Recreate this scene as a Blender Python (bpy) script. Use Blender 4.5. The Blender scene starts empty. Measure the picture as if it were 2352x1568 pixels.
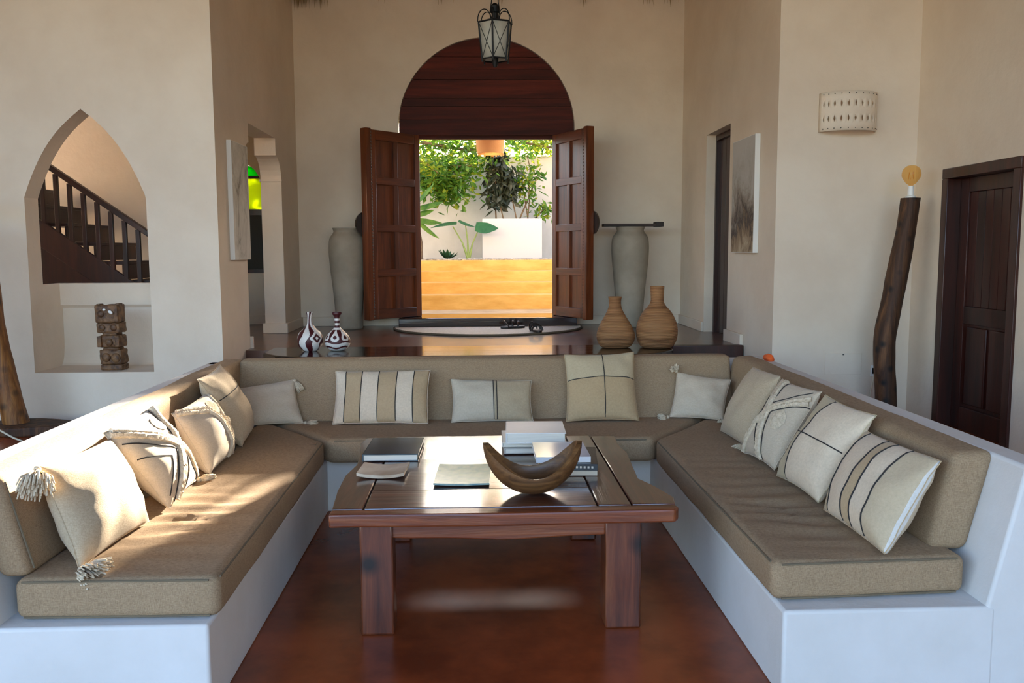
import bpy, bmesh, math, random
from mathutils import Vector, Matrix, noise as mnoise
R = math.radians
sc = bpy.context.scene
COL = sc.collection

# ------------------------------------------------------------------ camera
def cam_setup():
    yaw, pitch, roll = R(2.26), R(5.98), R(-0.273)
    cy, sy, cp, sp, cr, sr = math.cos(yaw), math.sin(yaw), math.cos(pitch), math.sin(pitch), math.cos(roll), math.sin(roll)
    fwd = Vector((sy*cp, cy*cp, -sp)); right = Vector((cy, -sy, 0)); up = right.cross(fwd)
    r2 = cr*right + sr*up; u2 = -sr*right + cr*up
    cd = bpy.data.cameras.new('camera'); cd.sensor_width = 36; cd.lens = 36*2000/2352; cd.clip_start = .05
    co = bpy.data.objects.new('camera', cd); COL.objects.link(co)
    m = Matrix((r2, u2, -fwd)).transposed().to_4x4(); m.translation = (0, 0, 1.5)
    co.matrix_world = m; sc.camera = co
cam_setup()

# ------------------------------------------------------------------ light
SUN_T, SUN_DX = .25, .30          # rise per metre of depth, sideways drift
sun_dir = Vector((SUN_DX, 1, SUN_T*math.hypot(1, 0))).normalized()   # towards the sun
w = bpy.data.worlds.new('sky'); sc.world = w; w.use_nodes = True
nt = w.node_tree; bgn = nt.nodes['Background']
sky = nt.nodes.new('ShaderNodeTexSky'); sky.sky_type = 'NISHITA'; sky.sun_disc = False
sky.sun_elevation = math.asin(sun_dir.z); sky.sun_rotation = math.atan2(sun_dir.x, sun_dir.y)
sky.air_density = 1.0; sky.dust_density = 2.0; sky.ozone_density = 1.0
hsv = nt.nodes.new('ShaderNodeHueSaturation'); hsv.inputs['Saturation'].default_value = 1.1
nt.links.new(sky.outputs[0], hsv.inputs['Color']); tnt = nt.nodes.new('ShaderNodeMix'); tnt.data_type = 'RGBA'; tnt.blend_type = 'MULTIPLY'; tnt.inputs[0].default_value = 1
tnt.inputs[7].default_value = (1, 1.0, 1.15, 1); nt.links.new(hsv.outputs[0], tnt.inputs[6]); nt.links.new(tnt.outputs[2], bgn.inputs[0])
bgn.inputs[1].default_value = .55
sl = bpy.data.lights.new('sun', 'SUN'); sl.energy = 42.0; sl.color = (1, .86, .68); sl.angle = R(.6)
so = bpy.data.objects.new('sun', sl); COL.objects.link(so)
so.rotation_euler = sun_dir.to_track_quat('Z', 'Y').to_euler(); so.location = (6, 20, 8)
vs = sc.view_settings; vs.view_transform = 'Standard'; vs.look = 'None'; vs.gamma = 1; vs.exposure = 0.86
vs.use_curve_mapping = False
sc.cycles.use_denoising = True; sc.cycles.max_bounces = 12; sc.cycles.diffuse_bounces = 8
sc.cycles.transparent_max_bounces = 12

# ------------------------------------------------------------------ materials
def lin(c):
    return tuple(((x/255)/12.92 if x/255 <= .04045 else ((x/255+.055)/1.055)**2.4) for x in c)+(1,)
MATS = {}
def new_mat(name):
    m = bpy.data.materials.new(name); m.use_nodes = True; MATS[name] = m
    return m, m.node_tree, m.node_tree.nodes['Principled BSDF']
def coords(nt, scale=(1, 1, 1), kind='Object'):
    tc = nt.nodes.new('ShaderNodeTexCoord'); mp = nt.nodes.new('ShaderNodeMapping')
    mp.inputs['Scale'].default_value = scale
    nt.links.new(tc.outputs[kind], mp.inputs['Vector']); return mp.outputs[0]
def noise_node(nt, vec, scale, detail=4, rough=.55, dist=0):
    n = nt.nodes.new('ShaderNodeTexNoise'); n.inputs['Scale'].default_value = scale
    n.inputs['Detail'].default_value = detail; n.inputs['Roughness'].default_value = rough
    n.inputs['Distortion'].default_value = dist
    nt.links.new(vec, n.inputs['Vector']); return n.outputs['Fac']
def ramp(nt, fac, stops, interp='LINEAR'):
    r = nt.nodes.new('ShaderNodeValToRGB'); r.color_ramp.interpolation = interp
    els = r.color_ramp.elements
    while len(els) < len(stops): els.new(.5)
    for e, (p, c) in zip(els, stops): e.position = p; e.color = c
    nt.links.new(fac, r.inputs[0]); return r.outputs[0]
def mix(nt, a, b, fac, mode='MIX'):
    m = nt.nodes.new('ShaderNodeMix'); m.data_type = 'RGBA'; m.blend_type = mode
    for sock, v in ((m.inputs[0], fac), (m.inputs[6], a), (m.inputs[7], b)):
        if hasattr(v, 'links') or isinstance(v, bpy.types.NodeSocket): nt.links.new(v, sock)
        else: sock.default_value = v
    return m.outputs[2]
def add_bump(nt, p, fac, strength, dist=.01):
    b = nt.nodes.new('ShaderNodeBump'); b.inputs['Strength'].default_value = strength; b.inputs['Distance'].default_value = dist
    nt.links.new(fac, b.inputs['Height']); nt.links.new(b.outputs[0], p.inputs['Normal'])
def simple(name, rgb, rough=.6, rgb2=None, scale=8, bump=0, bscale=40, bdist=.004, metallic=0, coat=0, spec=.5, stretch=(1, 1, 1), lo=.35, hi=.65):
    m, nt, p = new_mat(name)
    p.inputs['Roughness'].default_value = rough; p.inputs['Metallic'].default_value = metallic
    p.inputs['Coat Weight'].default_value = coat; p.inputs['Coat Roughness'].default_value = .06; p.inputs['Specular IOR Level'].default_value = spec
    v = coords(nt, stretch)
    if rgb2: nt.links.new(ramp(nt, noise_node(nt, v, scale, 5, .6), [(lo, lin(rgb)), (hi, lin(rgb2))]), p.inputs['Base Color'])
    else: p.inputs['Base Color'].default_value = lin(rgb)
    if bump: add_bump(nt, p, noise_node(nt, v, bscale, 4, .6), bump, bdist)
    return m
def wood(name, dark, mid, light, grain='X', rough=.35, coat=0, scale=6, var=.35, bump=.25, knots=0, spec=.5, coat_r=.1, ior=0):
    m, nt, p = new_mat(name)
    st = {'X': (.12, 1.6, 1.6), 'Y': (1.6, .12, 1.6), 'Z': (1.6, 1.6, .12)}[grain]
    tc = nt.nodes.new('ShaderNodeTexCoord'); oi = nt.nodes.new('ShaderNodeObjectInfo')
    va = nt.nodes.new('ShaderNodeVectorMath'); va.operation = 'ADD'
    cmb = nt.nodes.new('ShaderNodeMath'); cmb.operation = 'MULTIPLY'; cmb.inputs[1].default_value = 37.0
    nt.links.new(oi.outputs['Random'], cmb.inputs[0])
    nt.links.new(tc.outputs['Object'], va.inputs[0]); nt.links.new(cmb.outputs[0], va.inputs[1])
    mp = nt.nodes.new('ShaderNodeMapping'); mp.inputs['Scale'].default_value = st
    nt.links.new(va.outputs[0], mp.inputs['Vector']); v = mp.outputs[0]
    n1 = noise_node(nt, v, scale, 6, .65, 1.2); n2 = noise_node(nt, v, scale*5, 4, .6)
    c = ramp(nt, n1, [(.28, lin(dark)), (.5, lin(mid)), (.75, lin(light))])
    c2 = ramp(nt, n2, [(.3, (.55, .55, .55, 1)), (.65, (1, 1, 1, 1))])
    c = mix(nt, c, c2, .75, 'MULTIPLY')
    hv = nt.nodes.new('ShaderNodeHueSaturation')
    mr = nt.nodes.new('ShaderNodeMapRange'); mr.inputs[3].default_value = 1-var; mr.inputs[4].default_value = 1+var
    nt.links.new(oi.outputs['Random'], mr.inputs[0]); nt.links.new(mr.outputs[0], hv.inputs['Value'])
    nt.links.new(c, hv.inputs['Color']); c = hv.outputs[0]
    if knots:
        kn = nt.nodes.new('ShaderNodeTexVoronoi'); kn.inputs['Scale'].default_value = knots
        nt.links.new(tc.outputs['Object'], kn.inputs['Vector'])
        kf = ramp(nt, kn.outputs['Distance'], [(.08, (1, 1, 1, 1)), (.3, (0, 0, 0, 1))])
        c = mix(nt, c, lin(tuple(x*.45 for x in dark)), kf)
    nt.links.new(c, p.inputs['Base Color'])
    p.inputs['Roughness'].default_value = rough; p.inputs['Coat Weight'].default_value = coat; p.inputs['Coat Roughness'].default_value = coat_r
    p.inputs['Specular IOR Level'].default_value = spec
    if ior: p.inputs['IOR'].default_value = ior; p.inputs['Coat IOR'].default_value = ior
    add_bump(nt, p, n1, bump, .006)
    return m
def fabric(name, rgb, rgb2, wscale=500, bump=.5, sheen=.15):
    m, nt, p = new_mat(name)
    tc = nt.nodes.new('ShaderNodeTexCoord')
    mp = nt.nodes.new('ShaderNodeMapping'); mp.inputs['Scale'].default_value = (1, 1, 6); nt.links.new(tc.outputs['Object'], mp.inputs[0])
    mp2 = nt.nodes.new('ShaderNodeMapping'); mp2.inputs['Scale'].default_value = (6, 6, 1); nt.links.new(tc.outputs['Object'], mp2.inputs[0])
    n1 = noise_node(nt, mp.outputs[0], wscale*.16, 3, .7); n2 = noise_node(nt, mp2.outputs[0], wscale*.16, 3, .7)
    ad = nt.nodes.new('ShaderNodeMath'); ad.operation = 'ADD'; nt.links.new(n1, ad.inputs[0]); nt.links.new(n2, ad.inputs[1])
    hf = nt.nodes.new('ShaderNodeMath'); hf.operation = 'MULTIPLY'; hf.inputs[1].default_value = .5; nt.links.new(ad.outputs[0], hf.inputs[0])
    c = ramp(nt, hf.outputs[0], [(.36, lin(rgb2)), (.62, lin(rgb))])
    big = ramp(nt, noise_node(nt, tc.outputs['Object'], 3, 3), [(.3, (.9, .9, .9, 1)), (.7, (1, 1, 1, 1))])
    nt.links.new(mix(nt, c, big, 1, 'MULTIPLY'), p.inputs['Base Color'])
    p.inputs['Roughness'].default_value = .9; p.inputs['Specular IOR Level'].default_value = .15
    p.inputs['Sheen Weight'].default_value = sheen
    add_bump(nt, p, hf.outputs[0], bump, .003)
    return m
def uv_fabric(name, stops, axis=0, rot=0):
    """cushion cover woven in coloured panels: constant ramp along u (axis 0) or v (axis 1)"""
    m, nt, p = new_mat(name)
    tc = nt.nodes.new('ShaderNodeTexCoord'); sp = nt.nodes.new('ShaderNodeSeparateXYZ')
    nt.links.new(tc.outputs['UV'], sp.inputs[0])
    c = ramp(nt, sp.outputs[axis], [(q, lin(x)) for q, x in stops], 'CONSTANT')
    n = noise_node(nt, tc.outputs['Object'], 90, 4, .7)
    c = mix(nt, c, ramp(nt, n, [(.3, (.86, .85, .83, 1)), (.65, (1, 1, 1, 1))]), 1, 'MULTIPLY')
    nt.links.new(c, p.inputs['Base Color'])
    p.inputs['Roughness'].default_value = .92; p.inputs['Specular IOR Level'].default_value = .12; p.inputs['Sheen Weight'].default_value = .15
    add_bump(nt, p, n, .4, .003)
    return m
def leaf_mat(name, a, b, tr=.45):
    m, nt, p = new_mat(name)
    oi = nt.nodes.new('ShaderNodeTexCoord')
    n = noise_node(nt, oi.outputs['Object'], 6, 4, .7)
    c = ramp(nt, n, [(.35, lin(a)), (.65, lin(b))])
    nt.links.new(c, p.inputs['Base Color']); p.inputs['Roughness'].default_value = .45
    t = nt.nodes.new('ShaderNodeBsdfTranslucent'); nt.links.new(c, t.inputs['Color'])
    mx = nt.nodes.new('ShaderNodeMixShader'); mx.inputs[0].default_value = tr
    nt.links.new(p.outputs[0], mx.inputs[1]); nt.links.new(t.outputs[0], mx.inputs[2])
    nt.links.new(mx.outputs[0], nt.nodes['Material Output'].inputs[0]); return m
def glass(name, rgb, rough=.0, alpha_mix=.5):
    m, nt, p = new_mat(name)
    p.inputs['Base Color'].default_value = lin(rgb); p.inputs['Transmission Weight'].default_value = 1
    p.inputs['Roughness'].default_value = rough; p.inputs['IOR'].default_value = 1.2
    return m

PLASTER = simple('white_plaster', (228, 214, 195), .85, (219, 203, 183), 1.6, .35, 14, .01, spec=.2)
PLINTH = simple('white_plaster_bench', (222, 221, 219), .8, (212, 210, 206), 2, .3, 18, .008, spec=.2)
CEMENT = simple('red_polished_cement', (160, 76, 38), .27, (114, 52, 27), 2.2, .25, 9, .004, spec=.5)
PLATF = simple('dark_polished_cement', (116, 72, 50), .28, (80, 48, 35), 2.5, .2, 10, .004, spec=.6, coat=.3)
CONSOLE = wood('dark_console_wood', (22, 12, 9), (38, 20, 14), (60, 34, 22), 'X', .12, .6)
TABLEW = wood('varnished_table_wood', (44, 19, 12), (80, 36, 22), (112, 58, 34), 'X', .3, 1, 11, .25, .9, spec=.5, coat_r=.12, ior=1.75)
TABLEY = wood('varnished_table_wood_long', (44, 19, 12), (80, 36, 22), (112, 58, 34), 'Y', .3, .7, 7, .2, .6, spec=.5, coat_r=.12, ior=1.5)
EDGEW = wood('table_edge_wood', (60, 25, 13), (120, 58, 30), (160, 94, 52), 'X', .4, .25, 6, .1, .5)
TABLEZ = wood('varnished_table_leg_wood', (48, 22, 14), (108, 54, 32), (150, 90, 54), 'Z', .35, .35, 5, .15, .6, knots=5)
DOORW = wood('brown_door_wood', (62, 25, 8), (108, 50, 17), (140, 70, 28), 'Z', .36, .12, 5, .12, .2)
DOORX = wood('brown_door_wood_across', (56, 22, 7), (98, 44, 15), (130, 64, 26), 'X', .36, .12, 5, .12, .2)
TYMP = wood('red_brown_plank_wood', (52, 14, 8), (84, 27, 15), (108, 40, 22), 'X', .6, 0, 4, .35, .2, spec=.25)
MAHOG = wood('dark_mahogany', (30, 10, 6), (56, 20, 12), (78, 32, 19), 'Z', .38, .15, 5, .15, .15)
STAIRW = wood('dark_stair_wood', (28, 11, 8), (50, 20, 13), (70, 32, 20), 'Z', .45, .1, 6, .15, .15)
LOGW = wood('weathered_log_wood', (34, 20, 12), (78, 48, 27), (136, 92, 54), 'Z', .7, 0, 9, .1, 1.0, knots=9)
LOGL = wood('brown_log_wood', (60, 32, 12), (136, 84, 36), (186, 128, 62), 'Z', .6, 0, 9, .1, 1.0, knots=8)
BOWLW = wood('bowl_wood', (58, 36, 18), (112, 76, 42), (150, 108, 64), 'X', .5, .15, 9, .05, .3)
TOTEM = simple('carved_dark_wood', (136, 98, 62), .55, (66, 42, 26), 22, .8, 60, .006)
SOFA = fabric('linen_upholstery', (177, 152, 121), (137, 114, 88), sheen=.02)
PIPE = simple('linen_piping', (112, 100, 80), .9)
LINEN = fabric('cream_linen', (208, 188, 158), (180, 160, 130), 420)
BEIGE = fabric('beige_linen', (198, 180, 152), (172, 153, 125), 420)
PALE = fabric('pale_linen', (218, 202, 178), (196, 178, 152), 420)
YARN = simple('cream_yarn', (228, 211, 184), .95, (198, 180, 152), 60, .9, 120, .006)
BLACKY = simple('charcoal_stitching', (46, 43, 42), .9)
IRON = simple('black_iron', (22, 22, 22), .5, metallic=.6)
CLAY = simple('grey_green_clay', (166, 154, 136), .75, (142, 131, 114), 3, .3, 30, .004)
WHITEP = simple('white_ceramic', (236, 235, 230), .4)
WICK = MATS.get('x')

# ------------------------------------------------------------------ mesh helpers
def bm_box(bm, lo, hi):
    x0, y0, z0 = lo; x1, y1, z1 = hi
    v = [bm.verts.new(p) for p in ((x0,y0,z0),(x1,y0,z0),(x1,y1,z0),(x0,y1,z0),(x0,y0,z1),(x1,y0,z1),(x1,y1,z1),(x0,y1,z1))]
    for f in ((3,2,1,0),(4,5,6,7),(0,1,5,4),(1,2,6,5),(2,3,7,6),(3,0,4,7)): bm.faces.new([v[i] for i in f])
def bm_hex(bm, pts):
    v = [bm.verts.new(p) for p in pts]
    for f in ((3,2,1,0),(4,5,6,7),(0,1,5,4),(1,2,6,5),(2,3,7,6),(3,0,4,7)): bm.faces.new([v[i] for i in f])
def bm_prism(bm, poly, a, b, axis='z'):
    """extrude a 2-D polygon: axis z -> (x,y), axis y -> (x,z), axis x -> (y,z)"""
    def P(p, t):
        return {'z': (p[0], p[1], t), 'y': (p[0], t, p[1]), 'x': (t, p[0], p[1])}[axis]
    A = [bm.verts.new(P(p, a)) for p in poly]; B = [bm.verts.new(P(p, b)) for p in poly]
    bm.faces.new(A); bm.faces.new(B[::-1])
    n = len(poly)
    for i in range(n): bm.faces.new((A[i], B[i], B[(i+1) % n], A[(i+1) % n]))
def bm_tube(bm, pts, r, n=8, caps=True, squash=None):
    pts = [Vector(p) for p in pts]; rs = r if isinstance(r, (list, tuple)) else [r]*len(pts)
    rings = []; ref = None
    for i, p in enumerate(pts):
        t = (pts[min(i+1, len(pts)-1)] - pts[max(i-1, 0)])
        t = t.normalized() if t.length > 1e-9 else Vector((0, 0, 1))
        if ref is None:
            ref = Vector((0, 0, 1)) if abs(t.z) < .9 else Vector((1, 0, 0))
        a = (ref - t*ref.dot(t)).normalized(); b = t.cross(a); ref = a
        rings.append([bm.verts.new(p + (a*math.cos(2*math.pi*k/n) + b*math.sin(2*math.pi*k/n))*rs[i]) for k in range(n)])
    for i in range(len(rings)-1):
        for k in range(n): bm.faces.new((rings[i][k], rings[i][(k+1) % n], rings[i+1][(k+1) % n], rings[i+1][k]))
    if caps:
        bm.faces.new(rings[0][::-1]); bm.faces.new(rings[-1])
def bm_lathe(bm, prof, n=32, c=(0, 0, 0), fn=None, cap=True):
    rings = []
    for r, z in prof:
        ring = []
        for k in range(n):
            a = 2*math.pi*k/n; rr = r*(fn(a, z) if fn else 1)
            ring.append(bm.verts.new((c[0]+rr*math.cos(a), c[1]+rr*math.sin(a), c[2]+z)))
        rings.append(ring)
    for i in range(len(rings)-1):
        for k in range(n): bm.faces.new((rings[i][k], rings[i][(k+1) % n], rings[i+1][(k+1) % n], rings[i+1][k]))
    if cap: bm.faces.new(rings[0][::-1])
    if cap == 2: bm.faces.new(rings[-1])
    return rings
def bm_sphere(bm, c, r, s=(1, 1, 1), u=16, v=10):
    M = Matrix.Translation(c) @ Matrix.Diagonal((s[0], s[1], s[2], 1))
    bmesh.ops.create_uvsphere(bm, u_segments=u, v_segments=v, radius=r, matrix=M)
def bevel_all(bm, off, seg=2, ang=R(25)):
    bmesh.ops.recalc_face_normals(bm, faces=bm.faces)
    es = [e for e in bm.edges if len(e.link_faces) == 2 and e.calc_face_angle(0) > ang]
    lay = bm.faces.layers.int.get('flat') or bm.faces.layers.int.new('flat')
    for f in bm.faces: f[lay] = 1
    res = bmesh.ops.bevel(bm, geom=es, offset=off, segments=seg, profile=.5, affect='EDGES', clamp_overlap=True)
    for f in res['faces']: f[lay] = 0        # large faces stay flat, only the rounded edge is smooth
def mesh_of(name, bm, mat, smooth=True, ang=35):
    bmesh.ops.recalc_face_normals(bm, faces=bm.faces)
    lay = bm.faces.layers.int.get('flat')
    flags = [bool(smooth and (ang >= 180 or lay is None or f[lay] == 0)) for f in bm.faces]
    if lay: bm.faces.layers.int.remove(lay)
    me = bpy.data.meshes.new(name); bm.to_mesh(me); bm.free()
    if mat:
        for m in (mat if isinstance(mat, (list, tuple)) else [mat]): me.materials.append(m)
    if smooth and ang < 180: me.set_sharp_from_angle(angle=R(ang))
    me.polygons.foreach_set('use_smooth', flags)
    return me
def link(name, me, parent=None, loc=(0, 0, 0), rot=(0, 0, 0)):
    o = bpy.data.objects.new(name, me); COL.objects.link(o)
    o.location = loc; o.rotation_euler = rot
    if parent: o.parent = parent
    return o
def obj(name, bm, mat, parent=None, loc=(0, 0, 0), rot=(0, 0, 0), smooth=True, ang=35, off=None):
    """off: world origin of the thing; vertices are given in world space and shifted"""
    if off is not None: bmesh.ops.translate(bm, verts=bm.verts, vec=-Vector(off))
    return link(name, mesh_of(name, bm, mat, smooth, ang), parent, loc, rot)
def thing(name, label, cat, loc=(0, 0, 0), rot=(0, 0, 0), group=None):
    o = bpy.data.objects.new(name, None); COL.objects.link(o); o.location = loc; o.rotation_euler = rot
    o.empty_display_size = .1; return tag(o, label, cat, group)
def tag(o, label, cat, group=None, kind=None):
    o['label'] = label; o['category'] = cat
    if group: o['group'] = group
    if kind: o['kind'] = kind
    return o
def struct(o, label=None, cat=None):
    o['kind'] = 'structure'
    if label: o['label'] = label
    if cat: o['category'] = cat
    return o
def box(name, lo, hi, mat, parent=None, off=None, bev=0, seg=2):
    bm = bmesh.new(); bm_box(bm, lo, hi)
    if bev: bevel_all(bm, bev, seg)
    return obj(name, bm, mat, parent, off=off)

# ------------------------------------------------------------------ the shell of the room
ZU, ZP, YB = .24, .69, 9.5           # walkway round the pit, hall platform, back wall
XHL, XHR, YL, YR_, XR = -1.91, 2.23, 6.568, 6.48, 3.284
WT = 4.2

bm = bmesh.new(); bm_box(bm, (-9, -6, -.3), (9, 5.6, 0))
struct(obj('floor', bm, CEMENT), 'red brown polished cement floor of the sunken seating pit', 'floor')
bm = bmesh.new()
bm_box(bm, (-9, 2.75, 0), (-1.77, 6.6, ZU)); bm_box(bm, (1.90, 2.75, 0), (XR+.3, 6.6, ZU)); bm_box(bm, (-1.77, 5.78, 0), (1.90, 7.2, ZU))
struct(obj('floor_upper', bm, CEMENT), 'raised red cement walkway around the sunken sofa', 'floor')
bm = bmesh.new(); bm_box(bm, (-6, 7.2, 0), (3.0, 10.0, ZP)); bm_box(bm, (-6, 7.16, 0), (-2.11, 7.2, ZP))
struct(obj('floor_platform', bm, PLATF), 'dark polished floor of the raised entrance hall', 'floor')
bm = bmesh.new(); bm_box(bm, (1.62, 7.16, ZP-.10), (XHR-.01, 7.26, ZP+.012)); bevel_all(bm, .008)
struct(obj('trim_1', bm, MAHOG), 'dark wooden nosing at the platform edge by the right wall', 'trim')

# left frontal wall with the pointed niche
NX0, NX1, NZ0, NZS, NA = -3.30, -2.425, .607, 1.90, 2.533
apx = (NX0+NX1)/2-.0
def ogive(n=14):
    """pointed arch from right spring over the apex to the left spring"""
    pts = []
    W = (NX1-NX0)/2; H = NA-NZS
    for i in range(n+1):
        t = (1-i/n)**.7 if i < n else 0
        x = W*t; z = H*(1-.55*t-.45*t**3)
        pts.append((apx+x, NZS+z))
    L = [(2*apx-x, z) for x, z in pts[:-1]][::-1]
    return pts, L
pr, pl = ogive()
bm = bmesh.new()
bm_box(bm, (-9, YL, 0), (NX0, YL+.2, WT)); bm_box(bm, (NX1, YL, 0), (XHL, YL+.2, WT)); bm_box(bm, (NX0, YL, 0), (NX1, YL+.2, NZ0))
bm_prism(bm, [(NX1, WT), (NX0, WT)] + pl[::-1][:0] + [(NX0, NZS)] + [p for p in pl[::-1]][1:] + [pr[-1]] + pr[::-1][1:], YL, YL+.2, 'y')
struct(obj('wall_left', bm, PLASTER, smooth=False), 'white plastered wall with a pointed arch niche', 'wall')
# recess box under the opening
bm = bmesh.new()
bm_box(bm, (NX0-.06, YL+.2, NZ0-.1), (NX0, 7.15, 1.255)); bm_box(bm, (NX1, YL+.2, NZ0-.1), (NX1+.06, 7.15, 1.255))
bm_box(bm, (NX0, YL+.2, NZ0-.1), (NX1, 7.15, NZ0))
# coved back: curved foot and a small ledge near the top
cove = [(7.15, NZ0), (6.98, NZ0)]
for i in range(9):
    t = i/8*math.pi/2
    cove.append((6.98+.08*math.sin(t)*1.0, NZ0+.0+.22*(1-math.cos(t))))
cove += [(7.06, 1.06), (7.03, 1.085), (7.03, 1.255), (7.15, 1.255)]
bm_prism(bm, cove, NX0, NX1, 'x')
struct(obj('wall_niche', bm, PLASTER, smooth=False), 'white coved recess below the pointed arch opening', 'niche')

# hall left wall with the corbelled opening
bm = bmesh.new()
bm_box(bm, (XHL-.2, YL+.2, 0), (XHL, 7.36, WT))
bm_box(bm, (XHL-.2, 7.36, 2.57), (XHL, 8.73, WT))
bm_box(bm, (XHL-.2, 8.73, 0), (XHL, YB+.3, WT))
for y0, s in ((8.73, -1), (7.36, 1)):
    d = .21 if s < 0 else .17
    poly = [(y0, 2.57), (y0+s*d, 2.57), (y0+s*d, 2.41)]
    for i in range(1, 8):
        t = i/7*math.pi/2
        poly.append((y0+s*d*(1-math.sin(t)), 2.41-.22*(1-math.cos(t))))
    poly.append((y0, 2.19))
    bm_prism(bm, poly, XHL-.2, XHL, 'x')
struct(obj('wall_hall_left', bm, PLASTER, smooth=False), 'white side wall of the hall with a corbelled opening', 'wall')
bm = bmesh.new()
bm_box(bm, (XHL-.21, 8.722, 2.18), (XHL+.005, 8.80, 2.20))
struct(obj('trim_2', bm, PLASTER, smooth=False), 'thin plaster band under the opening corbel', 'trim')

# back wall with the arched door
AC, AR, AZ = .116, .943, 2.80
DX0, DX1 = -.62, .835
bm = bmesh.new()
bm_box(bm, (XHL-.2, YB, 0), (AC-AR, YB+.3, WT)); bm_box(bm, (AC+AR, YB, 0), (XHR+.3, YB+.3, WT))
arc = [(AC+AR*math.cos(math.pi*i/40), AZ+AR*math.sin(math.pi*i/40)) for i in range(41)]
bm_prism(bm, [(AC+AR, WT), (AC-AR, WT)] + arc[::-1], YB, YB+.3, 'y')
struct(obj('wall_back', bm, PLASTER, smooth=False), 'white plastered end wall around the arched door', 'wall')

# right hall wall, right frontal wall, right wall
bm = bmesh.new()
bm_box(bm, (XHR, YR_+.2, 0), (XHR+.22, 7.70, WT)); bm_box(bm, (XHR, 8.50, 0), (XHR+.22, YB, WT)); bm_box(bm, (XHR, 7.70, 2.595), (XHR+.22, 8.50, WT))
struct(obj('wall_hall_right', bm, PLASTER, smooth=False), 'white side wall of the hall with a recessed dark door', 'wall')
bm = bmesh.new(); bm_box(bm, (XHR, YR_, 0), (XR+.3, YR_+.2, WT))
struct(obj('wall_right_front', bm, PLASTER, smooth=False), 'white wall carrying the perforated sconce', 'wall')
RD0, RD1, RDZ = 5.175, 6.07, 2.05
bm = bmesh.new()
bm_box(bm, (XR, RD1, 0), (XR+.25, YR_+.0, WT)); bm_box(bm, (XR, -2.4, 0), (XR+.25, RD0, WT)); bm_box(bm, (XR, RD0, RDZ), (XR+.25, RD1, WT))
struct(obj('wall_right', bm, PLASTER, smooth=False), 'white wall with the dark wooden door', 'wall')

# baseboards
def baseboard(name, lo, hi):
    bm = bmesh.new(); bm_box(bm, lo, hi); bevel_all(bm, .006)
    struct(obj(name, bm, PLASTER), 'low white plaster skirting', 'baseboard')
baseboard('baseboard_left', (XHL, 8.73, ZP), (XHL+.025, YB, ZP+.10))
baseboard('baseboard_post', (XHL-.22, 8.70, ZP), (XHL+.025, 8.73, ZP+.10))
baseboard('baseboard_left_near', (XHL-.2, 7.36, ZP-.1), (XHL+.025, 7.385, ZP+.10))
baseboard('baseboard_back_left', (XHL, YB-.025, ZP), (AC-AR, YB, ZP+.10))
baseboard('baseboard_back_right', (AC+AR, YB-.025, ZP), (XHR, YB, ZP+.10))
baseboard('baseboard_right', (XHR-.025, 8.50, ZP), (XHR, YB, ZP+.10))
baseboard('baseboard_right_near', (XHR-.03, 7.2, ZP-.05), (XHR, 7.70, ZP+.10))

# side room behind the left walls
bm = bmesh.new()
bm_box(bm, (-6, 8.7, 0), (-2.9, 8.9, 4.55)); bm_box(bm, (-2.9, 8.7, 0), (-2.75, 9.8, WT))
WX0, WX1, WZ0, WZS = -2.78, -2.345, 1.26, 2.12
wc, wr = (WX0+WX1)/2, (WX1-WX0)/2
bm_box(bm, (-2.75-.2, 9.8, 0), (WX0, 10.0, WT)); bm_box(bm, (WX1, 9.8, 0), (XHL-.1, 10.0, WT)); bm_box(bm, (WX0, 9.8, 0), (WX1, 10.0, WZ0))
wa = [(wc+wr*math.cos(math.pi*i/20), WZS+wr*1.55*math.sin(math.pi*i/20)) for i in range(21)]
bm_prism(bm, [(WX1, WT), (WX0, WT)] + wa[::-1], 9.8, 10.0, 'y')
struct(obj('wall_side_room', bm, PLASTER, smooth=False), 'pale wall of the stair room seen through the openings', 'wall')
baseboard('baseboard_side_room', (WX0, 9.775, ZP), (XHL-.2, 9.8, ZP+.1))
win = thing('window_1', 'arched side-room window with green and lime glass above a dark wooden shutter', 'window', (wc, 9.88, WZ0)); win['kind'] = 'structure'
LIME = new_mat('lime_glass')[0]
def tint_glass(name, rgb):
    m, nt, p = new_mat(name); p.inputs['Base Color'].default_value = lin(rgb); p.inputs['Roughness'].default_value = .3
    t = nt.nodes.new('ShaderNodeBsdfTranslucent'); t.inputs['Color'].default_value = lin(rgb)
    mx = nt.nodes.new('ShaderNodeMixShader'); mx.inputs[0].default_value = .8
    nt.links.new(p.outputs[0], mx.inputs[1]); nt.links.new(t.outputs[0], mx.inputs[2])
    nt.links.new(mx.outputs[0], nt.nodes['Material Output'].inputs[0]); return m
LIME = tint_glass('lime_stained_glass', (190, 205, 20)); GREEN = tint_glass('green_stained_glass', (40, 220, 60))
o_ = (wc, 9.88, WZ0)
bm = bmesh.new(); bm_prism(bm, [(wc+(x-wc)*.97, z) for x, z in wa if z < 2.42] , 9.885, 9.895, 'y') if False else bm_prism(bm, [(wc-wr*.95, 1.96), (wc+wr*.95, 1.96), (wc+wr*.95, WZS), (wc+wr*.78, 2.30), (wc-wr*.78, 2.30), (wc-wr*.95, WZS)], 9.885, 9.895, 'y')
q = obj('pane', bm, LIME, win, off=o_); q['label'] = 'lime yellow stained glass'
bm = bmesh.new(); bm_prism(bm, [(wc-wr*.72, 2.33), (wc+wr*.72, 2.33), (wc+wr*.4, 2.43), (wc, 2.455), (wc-wr*.4, 2.43)], 9.885, 9.895, 'y')
q = obj('pane', bm, GREEN, win, off=o_); q['label'] = 'bright green stained glass'
bm = bmesh.new()
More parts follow.
